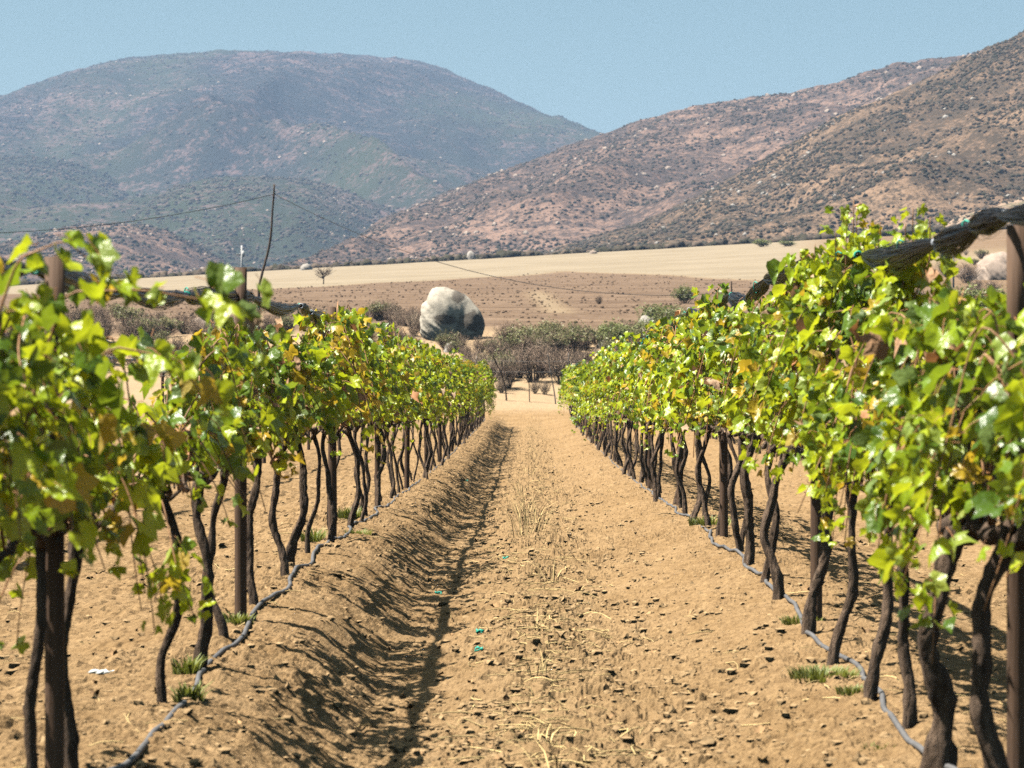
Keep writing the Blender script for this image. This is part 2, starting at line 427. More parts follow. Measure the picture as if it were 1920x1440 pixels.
# ------------------------------------------------------------------ hills
def hill_mat(name, soil_a, soil_b, shrub, cover, sc_big, sc_small, green=None):
    m, nt, p = newmat(name)
    v = pos(nt)
    big = noise(nt, sc_big, 4, 0.6, v); small = noise(nt, sc_small, 4, 0.7, v); mid = noise(nt, sc_small * 0.22, 4, 0.6, v)
    s = ramp(nt, big, [(0.35, soil_a), (0.65, soil_b)])
    sh = shrub
    if green is not None:
        sh = mix(nt, ramp(nt, noise(nt, sc_big * 0.8, 3, 0.5, pos(nt, (1, 0.4, 0.4))), [(0.42, 0.0), (0.6, 1.0)]), shrub, green)
    k = math_(nt, 'ADD', small, math_(nt, 'MULTIPLY', math_(nt, 'SUBTRACT', mid, 0.5), 0.7))
    k = math_(nt, 'ADD', k, math_(nt, 'MULTIPLY', math_(nt, 'SUBTRACT', big, 0.5), 0.55))
    k = ramp(nt, k, [(cover - 0.11, 1.0), (cover + 0.11, 0.0)])
    c = mix(nt, k, s, sh)
    nt.links.new(c, p.inputs['Base Color']); p.inputs['Roughness'].default_value = 1.0; p.inputs['Specular IOR Level'].default_value = 0.0
    bump(nt, p, small, 0.8, 1.2)
    return m
M['hill_far'] = hill_mat('hill_far', (0.105, 0.070, 0.066), (0.14, 0.094, 0.085), (0.024, 0.026, 0.026), 0.62, 0.006, 0.25, (0.036, 0.043, 0.027))
M['hill_mid'] = hill_mat('hill_mid', (0.155, 0.097, 0.076), (0.22, 0.142, 0.106), (0.058, 0.045, 0.039), 0.57, 0.012, 0.45)
M['hill_near'] = hill_mat('hill_near', (0.165, 0.107, 0.074), (0.245, 0.163, 0.108), (0.070, 0.054, 0.040), 0.56, 0.018, 0.9)
M['hill_pale'] = hill_mat('hill_pale', (0.26, 0.185, 0.135), (0.31, 0.225, 0.165), (0.09, 0.085, 0.05), 0.36, 0.02, 0.4)

hill_grids = {}
def hill(name, label, d, sil, foot, lf, lb, nu, nv, seed, mat, gully=0.10, bumpz=1.5, curve=0.0):
    sil = np.array(sil, float)
    px = np.linspace(sil[0, 0], sil[-1, 0], nu)
    # smooth interpolation of the outline
    t = np.linspace(0, 1, 9); py = np.interp(px, sil[:, 0], sil[:, 1])
    w = max(3, int(nu * 0.02)) | 1; kk = np.hanning(w + 2)[1:-1]; kk /= kk.sum()
    py = np.convolve(np.pad(py, w // 2, mode='edge'), kk, 'valid')
    dc = d + curve * np.linspace(-1, 1, nu)
    X0 = (px - VX) * dc / F; Zc = CAM_Z + (VY - py) * dc / F
    vv = np.concatenate([np.linspace(-1, 0, int(nv * 0.75))[:-1], np.linspace(0, 1, int(nv * 0.25) + 1)])
    Xg = np.repeat(X0[None, :], len(vv), 0)
    Dg = np.where(vv[:, None] < 0, dc[None, :] + vv[:, None] * lf, dc[None, :] + vv[:, None] * lb)
    s = np.where(vv[:, None] < 0, (1 + vv[:, None]) * (1 - 0.28 * vv[:, None]), np.cos(vv[:, None] * np.pi / 2))
    s = np.repeat(s, nu, 1) if s.shape[1] == 1 else s
    Zg = foot + np.maximum(Zc[None, :] - foot, -8) * s
    rel = np.maximum(Zc[None, :] - foot, 0)
    L = lf
    g = 1 - np.abs(perlin(Xg / (L * 0.22) + 0.9 * perlin(Dg / (L * .3), Xg / (L * .3), seed + 3), Dg / (L * 0.9), seed)) * 2
    g2 = fbm(Xg / (L * 0.10), Dg / (L * 0.22), seed + 7, 3)
    Zg = Zg + rel * (4 * s * (1 - s)) * gully * (g - 0.80 + 0.45 * g2)
    Zg = Zg + bumpz * fbm(Xg / (bumpz * 9), Dg / (bumpz * 9), seed + 11, 3) * np.clip(s * 3, 0, 1)
    ix = np.arange(len(vv) * nu).reshape(len(vv), nu)
    q = np.stack([ix[:-1, :-1], ix[:-1, 1:], ix[1:, 1:], ix[1:, :-1]], -1).reshape(-1, 4)
    me = make_mesh(name, np.stack([Xg, Dg, Zg], -1).reshape(-1, 3), q, mat)
    o = link(name, me); tag(o, label, 'hill', kind='structure')
    hill_grids[name + str(seed)] = (Xg, Dg, Zg, vv)
    return o

hill('hill', 'big rounded far hill with a broad flat top', 3000,
     [(-900, 420), (-500, 330), (-200, 255), (-60, 218), (0, 200), (60, 181), (130, 155), (180, 130), (215, 115), (245, 108), (330, 101), (430, 96),
      (560, 97), (640, 100), (720, 106), (780, 112), (830, 127), (900, 159), (980, 195), (1060, 230), (1125, 255), (1250, 320), (1400, 390), (1700, 470), (2200, 500)],
     70, 1500, 1300, 340, 150, 11, M['hill_far'], 0.16, 2.2)
hill('hill', 'low dark shrubby shoulder of the far hill, at its lower left', 2050,
     [(-700, 360), (-300, 310), (0, 293), (60, 292), (120, 300), (190, 325), (250, 352), (300, 392), (340, 440), (400, 490), (520, 540)], 50, 500, 400, 200, 70, 23, M['hill_far'], 0.12, 1.6)
hill('hill', 'pinkish low hill in the valley behind the crooked pole', 1750,
     [(150, 540), (230, 450), (280, 398), (330, 348), (400, 332), (500, 330), (600, 342), (680, 370), (760, 405), (850, 440), (950, 480), (1050, 520)], 45, 480, 400, 200, 70, 37, M['hill_far'], 0.10, 1.4)
hill('hill', 'rocky low knoll at the left, beneath the power cable', 1250,
     [(-300, 520), (-100, 490), (20, 468), (70, 445), (120, 426), (200, 418), (270, 421), (330, 440), (400, 478), (450, 510), (560, 560)], 35, 300, 250, 180, 60, 41, M['hill_mid'], 0.10, 1.2)
hill('hill', 'brown ridge climbing to the right behind the nearest slope', 1350,
     [(480, 560), (600, 512), (640, 492), (700, 442), (740, 407), (800, 377), (900, 337), (1000, 300), (1060, 275), (1125, 254), (1180, 235), (1280, 205), (1360, 190),
      (1440, 180), (1500, 172), (1560, 158), (1640, 130), (1700, 115), (1800, 103), (1950, 92), (2300, 60), (2600, 100), (3000, 200)], 30, 560, 500, 320, 120, 53, M['hill_mid'], 0.15, 1.3)
hill('hill', 'nearest tan slope rising to the upper right corner', 850,
     [(880, 530), (1000, 482), (1060, 463), (1100, 450), (1180, 425), (1250, 398), (1330, 355), (1400, 318), (1500, 258), (1600, 206), (1660, 182), (1700, 165), (1750, 141),
      (1830, 100), (1920, 60), (2100, -20), (2400, -80), (2900, -60), (3400, 100)], 17, 370, 400, 320, 120, 67, M['hill_near'], 0.14, 1.0)
hill('hill', 'pale bare foothill at the right edge behind the boulders', 585,
     [(1380, 520), (1500, 482), (1600, 462), (1700, 442), (1760, 425), (1830, 396), (1920, 370), (2100, 330), (2400, 300), (2900, 330)], 17, 120, 160, 160, 60, 71, M['hill_pale'], 0.06, 0.5)

# shrubs and rocks standing on the hill slopes (nobody could count them)
def lumpy(sub, seed, flat=0.75, amp=0.28):
    V, Fc = ico(sub); r_ = np.random.default_rng(seed)
    k = 1 + amp * r_.normal(size=len(V)).clip(-1.6, 1.6)
    V = V * k[:, None]; V = V * np.array([1, 1, flat]); V[:, 2] += flat * 0.45
    return V, Fc

def scatter_hill(key, n, smin, smax, sub, seed, name, label, mat, kind='shrub', thr=0.0, vmin=-0.97, cl=60.0, patch=None, pw=2.0):
    Xg, Dg, Zg, vv = hill_grids[key]
    r_ = np.random.default_rng(seed)
    nv, nu = Xg.shape
    P = []
    tot = 0
    while tot < n:
        u = r_.random(n * 2) * (nu - 1.001); w = r_.random(n * 2) * (nv * 0.80)
        i = w.astype(int); j = u.astype(int); fu = u - j; fw = w - i
        def bl(G): return (G[i, j] * (1 - fu) + G[i, j + 1] * fu) * (1 - fw) + (G[i + 1, j] * (1 - fu) + G[i + 1, j + 1] * fu) * fw
        p_ = np.stack([bl(Xg), bl(Dg), bl(Zg)], -1)
        px = VX + p_[:, 0] / p_[:, 1] * F
        py = VY - (p_[:, 2] - CAM_Z) / p_[:, 1] * F
        keep = (px > -250) & (px < 2170) & (py < 560)
        f = fbm(p_[:, 0] / cl, p_[:, 1] / cl, seed + 5, 3)
        keep &= (f + r_.normal(size=len(f)) * 0.25) > thr
        if patch is not None: keep &= patch(px, py, r_)
        p_ = p_[keep]; P.append(p_); tot += len(p_)
        if len(p_) < 3: break
    P = np.vstack(P)[:n]; n = len(P)
    s = smin + (smax - smin) * r_.random(n) ** pw
    tm = [lumpy(sub, 900 + k, 0.8 if kind == 'shrub' else 0.7, 0.22 if kind == 'shrub' else 0.2) for k in range(6)]
    Mx = rotz(r_.random(n) * 6.28) * s[:, None, None]
    P = P - np.array([0, 0, 1.0]) * (s * 0.12)[:, None]
    V, Fc, I = instanced(tm, r_.integers(0, 6, n), Mx, P)
    me = make_mesh(name, V, Fc, mat, None, kind == 'shrub', {'tint': r_.random(n)[I]})
    return tag(link(name, me), label, 'scrub' if kind == 'shrub' else 'rocks', kind='stuff')

scatter_hill('hill67', 36000, 0.15, 0.75, 1, 1, 'hillside_scrub', 'dark chaparral bushes dotting the nearest right slope', M['hill_shrub'], thr=-0.15, pw=2.6, cl=32.0)
scatter_hill('hill53', 34000, 0.2, 0.9, 1, 2, 'hillside_scrub', 'dark chaparral bushes covering the brown ridge', M['hill_shrub'], thr=-0.2, pw=2.4, cl=45.0)
scatter_hill('hill37', 9000, 0.4, 1.6, 1, 3, 'hillside_scrub', 'bushes covering the pinkish low valley hill', M['hill_shrub'], thr=-0.3, pw=2.4)
scatter_hill('hill41', 6000, 0.35, 1.3, 1, 4, 'hillside_scrub', 'bushes covering the rocky low knoll', M['hill_shrub'], thr=-0.3, pw=2.4)
scatter_hill('hill71', 1600, 0.2, 0.7, 1, 5, 'hillside_scrub', 'sparse small bushes on the pale right foothill', M['hill_shrub'], thr=0.0)
scatter_hill('hill11', 22000, 0.5, 1.7, 1, 6, 'hillside_scrub', 'fine dark brush over the big far hill', M['hill_shrub'], thr=-0.3, cl=160, pw=2.4)
scatter_hill('hill23', 7000, 0.6, 1.8, 1, 7, 'hillside_scrub', 'dark brush on the low left shoulder hill', M['hill_shrub'], thr=-0.3, pw=2.4)
scatter_hill('hill53', 900, 0.3, 1.5, 1, 8, 'hillside_rocks', 'pale granite rocks strewn down the brown ridge', M['rock_pink'], 'rock', thr=0.42, cl=45)
scatter_hill('hill41', 420, 0.35, 1.4, 1, 9, 'hillside_rocks', 'pale rocks cropping out along the low knoll', M['rock_pink'], 'rock', thr=0.35, cl=35)
scatter_hill('hill37', 500, 0.35, 1.2, 1, 10, 'hillside_rocks', 'pale rocks scattered over the pinkish valley hill', M['rock_pink'], 'rock', thr=0.4, cl=45)
scatter_hill('hill67', 350, 0.25, 0.9, 1, 11, 'hillside_rocks', 'grey rocks cropping out high on the nearest slope', M['rock'], 'rock', thr=0.45, cl=40)
scatter_hill('hill11', 900, 0.5, 1.8, 1, 12, 'hillside_rocks', 'pale scree flecks across the far hill', M['rock_pink'], 'rock', thr=0.5, cl=120)

# ------------------------------------------------------------------ vine leaves
OUT = [(0, 1.0), (18, .84), (33, .68), (45, .84), (59, .96), (77, .78), (92, .67), (118, .79), (148, .60)]
def leaf_template(seed, level):
    r_ = np.random.default_rng(seed)
    if level == 2: pts = [OUT[0]] + OUT[2:]
    elif level == 1: pts = [OUT[k] for k in (0, 2, 4, 6, 7)]
    else: pts = [OUT[k] for k in (0, 2, 4, 7)]
    ang = [a for a, _ in pts] + [180] + [-a for a, _ in pts[:0:-1]]
    rad = [q for _, q in pts] + [0.10] + [q for _, q in pts[:0:-1]]
    ang = np.radians(np.array(ang) + r_.normal(size=len(ang)) * 2.0); rad = np.array(rad) * (1 + 0.09 * r_.normal(size=len(rad)))
    x = np.sin(ang) * rad; y = np.cos(ang) * rad
    n = len(x)
    if level == 2:
        V2 = np.vstack([[0, 0], np.stack([x, y], -1) * 0.52, np.stack([x, y], -1)])
        F_ = [(0, 1 + (k + 1) % n, 1 + k) for k in range(n)]
        for k in range(n):
            k2 = (k + 1) % n
            F_ += [(1 + k, 1 + k2, 1 + n + k2), (1 + k, 1 + n + k2, 1 + n + k)]
    else:
        V2 = np.vstack([[0, 0], np.stack([x, y], -1)])
        F_ = [(0, 1 + (k + 1) % n, 1 + k) for k in range(n)]
    X_, Y_ = V2[:, 0], V2[:, 1]; rr = np.hypot(X_, Y_); aa = np.arctan2(X_, Y_)
    k1 = [-0.45, 0.35, 0.6, 1.0, -0.8, 0.8, 0.2][seed % 7] * r_.uniform(.8, 1.2); k2 = r_.uniform(0.10, 0.6); k3 = r_.uniform(0.10, 0.22)
    Z_ = k1 * np.abs(X_) * (0.5 + 0.6 * np.abs(X_)) - k2 * Y_ ** 2 * np.sign(Y_ + 0.3) + k3 * np.sin(4 * aa + r_.random() * 6) * rr ** 2
    Z_ = Z_ + 0.055 * r_.normal(size=len(Z_))
    V = np.stack([X_, Y_, Z_], -1) / 1.65
    V[:, 0] *= 1 - 0.32 * min(1, abs(k1))
    Fc = np.array(F_)[:, ::-1]
    # normals up
    nz = np.cross(V[Fc[0][1]] - V[Fc[0][0]], V[Fc[0][2]] - V[Fc[0][0]])[2]
    if nz < 0: Fc = Fc[:, ::-1]
    return V, Fc
NV = 14
LEAFT = {lv: [leaf_template(100 + k, lv) for k in range(NV)] for lv in (0, 1, 2)}
leaf_meshes = {}
def leaf_mesh(k, mi):
    if (k, mi) not in leaf_meshes:
        V, Fc = LEAFT[2][k]
        mb = MB(); mb.add(V, Fc, 0.0, 0)
        mb.tube([(0, 0.02, 0), (0, -0.3, 0.06), (0, -0.55, -0.02)], [0.014, 0.012, 0.016], 3, 0.0, 1, cap=False)
        leaf_meshes[(k, mi)] = mb.mesh('leaf', [LEAFM[mi], M['petiole']])
    return leaf_meshes[(k, mi)]

def frame_from(nrm, tip):
    """rotation matrices with local z = leaf normal and local y = tip direction"""
    nrm = nrm / (np.linalg.norm(nrm, axis=1)[:, None] + 1e-9)
    tip = tip - nrm * np.sum(nrm * tip, 1)[:, None]; tip /= np.linalg.norm(tip, axis=1)[:, None] + 1e-9
    xa = np.cross(tip, nrm)
    return np.stack([xa, tip, nrm], -1)

def vine_shape(seed, top, bottom, width, nshoots, side, spread=0.55, extra=(), extra_step=0.032):
    """canes and leaf placements of one vine, in metres about its base"""
    r_ = np.random.default_rng(seed)
    canes, lp, ln, lt, ls, lc = [], [], [], [], [], []
    head = 0.74
    specs = []
    for k in range(nshoots):
        y0 = r_.uniform(-spread, spread)
        sd = r_.choice([-1, 1]) if r_.random() > 0.25 else -side
        T = top * r_.uniform(0.86, 1.04) if r_.random() < 0.75 else top * r_.uniform(0.7, 0.85)
        hang = r_.random()
        end = T - (T - bottom) * (hang ** 0.9) * r_.uniform(0.7, 1.0)
        w = width * r_.uniform(0.35, 1.0) * (0.5 + 0.5 * hang) * sd
        specs.append((y0, T, end, w, r_.normal() * 0.18, 22))
    for (y0, T, end, w, dy, n) in specs:
        t = np.linspace(0, 1, n)
        up = np.sin(np.minimum(1, t / 0.55) * np.pi / 2)
        dn = np.clip((t - 0.5) / 0.5, 0, 1) ** 1.6
        z = head + (T - head) * up - (T - end) * dn
        x = w * (0.15 * t + 0.85 * t ** 1.6); y = y0 + dy * t + 0.05 * np.sin(t * 7 + y0 * 9)
        x = x + 0.02 * np.sin(t * 9 + y0 * 20)
        canes.append(np.stack([x, y, z], -1))
    for e in extra: canes.append(np.array(e, float))
    for ci, c in enumerate(canes):
        seg = np.linalg.norm(np.diff(c, axis=0), axis=1); cum = np.concatenate([[0], np.cumsum(seg)])
        L = cum[-1]; nn = max(4, int(L / (0.043 if ci < nshoots else extra_step)))
        s = (np.arange(nn) + 0.6) / nn * L
        q = np.stack([np.interp(s, cum, c[:, k]) for k in range(3)], -1)
        ph = r_.random() * 6.28; cf_ = r_.choice([0.15, 0.3, 0.6, 1.2, 3.0])
        gap = perlin(q[:, 1] * 3.2 + seed * 1.7, q[:, 2] * 3.2 + q[:, 0] * 2, seed % 97)
        for k in range(nn):
            if ci < nshoots and gap[k] < -0.13: continue
            tt = s[k] / L
            if q[k, 2] < head + 0.06 and tt < 0.3: continue
            for rep in range(1 + int(r_.random() < 0.65) + int(r_.random() < 0.25)):
                a = ph + k * 2.6 + r_.normal() * 0.6 + rep * 2.1
                out = np.array([math.cos(a), math.sin(a), 0.0])
                if abs(q[k, 0]) > 0.08: out = out + 0.7 * np.array([np.sign(q[k, 0]), 0, 0])
                out /= np.linalg.norm(out)
                size = r_.uniform(0.060, 0.116) * (1.0 if tt < 0.8 else 1.0 - (tt - 0.8) * 2.6)
                if rep: size *= 0.75
                pl = size * r_.uniform(0.5, 1.3)
                p_ = q[k] + out * pl + np.array([0, 0, pl * r_.uniform(-0.3, 0.35)])
                nn_ = out * r_.uniform(0.15, 0.9) + np.array([0, 0, r_.uniform(0.25, 1.0)]) + r_.normal(size=3) * 0.45
                if r_.random() < 0.12: nn_ = -nn_ * np.array([1, 1, -0.2])
                tip = out * r_.uniform(0.4, 1.0) + np.array([0, 0, -r_.uniform(0.1, 1.3)]) + r_.normal(size=3) * 0.3
                lp.append(p_); ln.append(nn_); lt.append(tip); ls.append(size); lc.append((tt, q[k, 2], cf_))
    lp = np.array(lp); ls = np.array(ls)
    return canes, lp, frame_from(np.array(ln), np.array(lt)), ls, np.array(lc), r_

def leaf_classes(lc, yel, dry, r_):
    n = len(lc); tt = lc[:, 0]
    u = r_.random(n) - r_.uniform(-0.18, 0.22); yel = yel * r_.uniform(0.5, 1.8)
    m_ = np.where(u < np.where(lc[:, 2] < 0.5, 0.62, 0.36), 0, 1)
    m_ = np.where((tt > 0.75) & (r_.random(n) < 0.5), 1, m_)
    old = np.clip(1.25 - tt, 0.2, 1.2)
    m_ = np.where(r_.random(n) < yel * old * lc[:, 2], 2, m_)
    m_ = np.where(r_.random(n) < dry * old * np.sqrt(lc[:, 2]), 3, m_)
    return m_

def trunk_path(r_, height, lean, kink, base_lean=0.0):
    n = 15; t = np.linspace(0, 1, n)
    a, b, c_ = r_.random(3) * 6.28
    x = lean[0] * (1 - t) + kink * (np.sin(t * 5.2 + a) - np.sin(a) * (1 - t) - np.sin(5.2 + a) * t) + 0.3 * kink * np.sin(t * 13 + b) * np.sin(t * np.pi)
    y = lean[1] * (1 - t) + kink * 0.8 * (np.sin(t * 4.3 + c_) - np.sin(c_) * (1 - t) - np.sin(4.3 + c_) * t)
    return np.stack([x, y, t * height], -1)

def trunk_mb(r_, height, r0, lean, kink, mb=None):
    mb = mb or MB(); r0 = r0 * 0.84
    P = trunk_path(r_, height, lean, kink)
    P[0, 2] = -0.08
    n = len(P); t = np.linspace(0, 1, n)
    rad = r0 * (1.0 - 0.25 * t + 0.28 * np.exp(-t * 14) + 0.10 * r_.normal(size=n) + 0.35 * np.exp(-((t - 1) / 0.08) ** 2))
    # finer resample for gnarly bark
    ts = np.linspace(0, 1, 34)
    P2 = np.stack([np.interp(ts, t, P[:, k]) for k in range(3)], -1); rad2 = np.interp(ts, t, rad)
    mb.tube(P2, rad2, 12, 0.0, 0, True, 0.15, int(r_.integers(1e6)))
    return mb, P

def arm_path(r_, P, sgn, reach):
    h = P[-1]; t = np.linspace(0, 1, 8)
    return np.stack([h[0] * (1 - t) + 0.02 * np.sin(t * 8), h[1] + sgn * reach * t, h[2] - 0.02 + 0.03 * np.sin(t * 6 + sgn) + 0.02 * t], -1)

def near_vine(x0, d, label, group, seed, side, top, bottom, width, nshoots, r0, yel, dry, kink=0.03, lean=(0, 0), extra=(), spread=0.55, extra_step=0.032):
    z0 = gz1(x0, d)
    e = link('grapevine', None, None, (x0, d, z0)); tag(e, label, 'grapevine', group)
    canes, lp, lm, ls, lc, r_ = vine_shape(seed, top, bottom, width, nshoots, side, spread, extra, extra_step)
    mb, P = trunk_mb(r_, 0.74, r0, lean, kink)
    mb.build('trunk', M['bark'], e)
    for sgn in (-1, 1):
        a = MB(); a.tube(arm_path(r_, P, sgn, spread), np.linspace(r0 * 0.8, r0 * 0.4, 8), 7, 0, 0, True, 0.14, seed); a.build('arm', M['bark'], e)
    for c in canes:
        a = MB(); a.tube(c, np.linspace(0.0042, 0.0018, len(c)), 5); a.build('cane', M['cane'], e)
    cls = leaf_classes(lc, yel, dry, r_)
    kk = r_.integers(0, NV, len(lp))
    order = np.argsort(-ls)
    big = order[:300]; rest = order[300:]
    for i in big:
        o = bpy.data.objects.new('leaf', leaf_mesh(int(kk[i]), int(cls[i]))); col.objects.link(o)
        o.parent = e
        mt = Matrix.Identity(4)
        for a in range(3):
            for b in range(3): mt[a][b] = lm[i][a][b] * ls[i]
            mt[a][3] = lp[i][a]
        o.matrix_basis = mt
    if len(rest):
        V, Fc, I = instanced(LEAFT[2], kk[rest], lm[rest] * ls[rest][:, None, None], lp[rest])
        me = make_mesh('foliage', V, Fc, LEAFM, cls[rest][I], True, {'tint': r_.random(len(rest))[I]})
        tag(link('foliage', me, e), kind='stuff')
    return e

def far_vine_meshes(seed, side, top, bottom, width, nshoots, r0, yel, dry, level, kink=0.03):
    canes, lp, lm, ls, lc, r_ = vine_shape(seed, top, bottom, width, nshoots, side)
    mb, P = trunk_mb(r_, 0.74, r0, (r_.normal() * 0.04, r_.normal() * 0.06), kink)
    for sgn in (-1, 1):
        mb.tube(arm_path(r_, P, sgn, 0.5), np.linspace(r0 * 0.8, r0 * 0.4, 8), 6, 0, 0, True, 0.12, seed)
    for c in canes[::2]: mb.tube(c[::3], 0.004, 3, 0, 1, False)
    tr = mb.mesh('trunk', [M['bark'], M['cane']])
    cls = leaf_classes(lc, yel, dry, r_)
    V, Fc, I = instanced(LEAFT[level], r_.integers(0, NV, len(lp)), lm * ls[:, None, None], lp)
    fo = make_mesh('foliage', V, Fc, LEAFM, cls[I], True, {'tint': r_.random(len(lp))[I]})
    return tr, fo

def put_vine(x0, d, meshes, label, group, flip, zs=1.0):
    e = link('grapevine', None, None, (x0, d, gz1(x0, d))); tag(e, label, 'grapevine', group)
    if flip: e.rotation_euler.z = math.pi
    e.scale = (1, 1, zs)
    link('trunk', meshes[0], e); tag(link('foliage', meshes[1], e), kind='stuff')
    return e

# near vines, one by one: distance, top, bottom, width, shoots, trunk radius, yellow, dry, kink
def cane_pts(pts):
    pts = np.array(pts, float); t = np.linspace(0, 1, len(pts)); ts = np.linspace(0, 1, 22)
    return np.stack([np.interp(ts, t, pts[:, k]) for k in range(3)], -1)

LEFT = [  # d, top, bottom, width, shoots, r, yellow, dry, kink, trait
    (6.15, 1.40, 0.42, 0.30, 12, .022, .05, .01, .03, 'with long canes reaching over the path at the left edge'),
    (7.10, 1.28, 0.30, 0.34, 15, .019, .05, .02, .015, 'with a thin trunk beside the first post'),
    (7.74, 1.02, 0.32, 0.38, 14, .022, .10, .03, .02, 'with a straight thin trunk just behind the first post'),
    (9.42, 1.06, 0.56, 0.38, 13, .016, .28, .14, .05, 'with a slim S-bent trunk and orange withered leaves'),
    (10.5, 1.26, 0.56, 0.36, 11, .025, .26, .05, .035, 'with a thick bent trunk beside a small weed'),
    (11.4, 1.32, 0.58, 0.36, 11, .020, .42, .18, .05, 'with yellowing leaves and a wavy trunk before the second post'),
    (12.75, 1.26, 0.54, 0.38, 12, .023, .40, .16, .03, 'with yellow leaves just behind the second post'),
    (14.3, 1.26, 0.50, 0.38, 12, .022, .25, .06, .04, 'with a slender forked-looking trunk'),
    (14.85, 1.30, 0.50, 0.38, 12, .024, .20, .05, .04, 'close to its neighbour, with a dark trunk'),
]
RIGHT = [
    (6.35, 1.34, 0.46, 0.42, 11, .034, .05, .02, .04, 'cut off by the right edge of the picture'),
    (7.15, 1.34, 0.38, 0.42, 14, .040, .06, .03, .05, 'with a thick gnarled trunk leaning on the first post'),
    (7.95, 1.32, 0.38, 0.42, 14, .042, .10, .03, .05, 'with a thick leaning gnarled trunk before the first post'),
    (8.80, 1.30, 0.42, 0.42, 14, .024, .18, .12, .03, 'with a slim bent trunk and pale withered leaves'),
    (9.65, 1.34, 0.46, 0.40, 11, .025, .14, .08, .02, 'with a straight dark trunk ringed at its foot by the hose'),
    (10.75, 1.66, 0.55, 0.42, 12, .026, .10, .03, .03, 'with the tallest upright shoots, in front of the net roll'),
    (11.75, 1.60, 0.55, 0.42, 13, .029, .14, .05, .03, 'with a thick trunk beside the second post'),
    (13.2, 1.50, 0.56, 0.40, 12, .032, .14, .05, .05, 'with a heavy leaning trunk behind the second post'),
    (14.2, 1.46, 0.56, 0.40, 11, .024, .14, .05, .04, 'with a thin curved trunk'),
    (15.1, 1.46, 0.56, 0.40, 12, .030, .14, .05, .04, 'with a thick trunk swelling at the foot'),
]
extraL0 = [cane_pts([(0.05, 0.1, .8), (0.18, 0.0, 1.2), (0.24, -0.05, 1.36), (0.42, -0.05, 1.365), (0.62, 0.0, 1.33), (0.70, 0.02, 1.20)]),
           cane_pts([(0.0, -0.1, .8), (0.1, -0.3, 1.2), (0.2, -0.4, 1.42), (0.3, -0.4, 1.46), (0.42, -0.38, 1.36)]),
           cane_pts([(0.05, 0.3, .8), (0.15, 0.3, 1.1), (0.3, 0.25, 1.24), (0.46, 0.25, 1.21), (0.56, 0.28, 1.05)])]
extraR5 = [cane_pts([(-.05, a, .9), (-.08 + b * .5, a + .02, 1.3), (b, a + .03, 1.6), (b, a, c_)]) for a, b, c_ in
           ((-.1, 0.0, 1.86), (.05, .03, 1.80), (-.35, -.10, 1.72), (-.30, .08, 1.76), (.22, -.12, 1.70), (.3, 0.06, 1.70), (-.2, -.04, 1.80), (.1, -.14, 1.66), (-.05, .12, 1.68))]
extraR4 = [cane_pts([(-.03, a, .9), (0.0, a, 1.3), (b, a, 1.55), (b, a - .02, c_)]) for a, b, c_ in ((-.2, .06, 1.74), (-.3, .02, 1.68), (-.12, .10, 1.66), (-.34, .10, 1.70))]
extraL13 = [cane_pts([(.05, .1, .9), (.03, .12, 1.3), (.05, .1, 1.58), (.06, .1, 1.72)])]
for k, (d, tp, bt, w, ns, r0, yl, dr, kk_, trait) in enumerate(LEFT):
    near_vine(-1.3, d, f'{ONES[k + 1]} left-row vine {trait}', 'grapevines of the left row', 500 + k, -1, tp, bt, w, ns, r0, yl, dr, kk_,
              lean=(rng.normal() * 0.02, rng.normal() * 0.05), extra=extraL0 if k == 0 else (), spread=0.5, extra_step=0.05)
for k, (d, tp, bt, w, ns, r0, yl, dr, kk_, trait) in enumerate(RIGHT):
    near_vine(1.3, d, f'{ONES[k + 1]} right-row vine {trait}', 'grapevines of the right row', 600 + k, 1, tp, bt, w, ns, r0, yl, dr, kk_,
              lean=(-0.05 - 0.05 * rng.random(), rng.normal() * 0.08), extra=extraR5 if k == 5 else extraR4 if k == 4 else (), spread=0.5, extra_step=0.026)
# mid vines: own foliage each; far vines share meshes
for sgn, side_name, d, first in ((-1, 'left', 16.05, 10), (1, 'right', 16.2, 11)):
    k = first; r0 = .018 if sgn < 0 else .0235
    while d < 26:
        ms = far_vine_meshes(700 + k + (50 if sgn > 0 else 0), sgn, (1.44 if sgn < 0 else 1.50) + 0.08 * rng.normal(), 0.44, 0.42, 13, r0 * rng.uniform(.85, 1.2), .30 if sgn < 0 else .20, .08, 1, .04)
        put_vine(sgn * 1.3, d, ms, f'{ONES[k]} grapevine of the {side_name} row counted from the camera', f'grapevines of the {side_name} row', False)
        d += rng.uniform(0.85, 1.12); k += 1
    pool = [far_vine_meshes(800 + q + (50 if sgn > 0 else 0), sgn, 1.54 + 0.08 * (q % 3 - 1), 0.42 if q < 5 else 0.16, 0.46, 13 if q < 5 else 15, r0 * rng.uniform(.85, 1.2), 0.15, .05, 0 if q > 2 else 1, .04) for q in range(8)]
    while d < 79.2:
        put_vine(sgn * 1.3 + rng.normal() * 0.02, d, pool[int(rng.integers(0, 5)) if d < 44 else int(rng.integers(3, 8))], f'leafy grapevine crowded into the far stretch of the {side_name} row',
                 f'far grapevines of the {side_name} row', rng.random() < 0.5, rng.uniform(0.96, 1.06))
        d += rng.uniform(0.85, 1.12)
    if sgn > 0:                                  # the next row out to the right, glimpsed behind this one
        d = 12.5
        while d < 60:
            put_vine(3.9 + rng.normal() * 0.02, d, pool[int(rng.integers(0, 8))], 'grapevine of the second row, standing behind the right row', 'grapevines of the second row out to the right', rng.random() < 0.5, rng.uniform(0.85, 0.95))
            d += rng.uniform(0.9, 1.2)

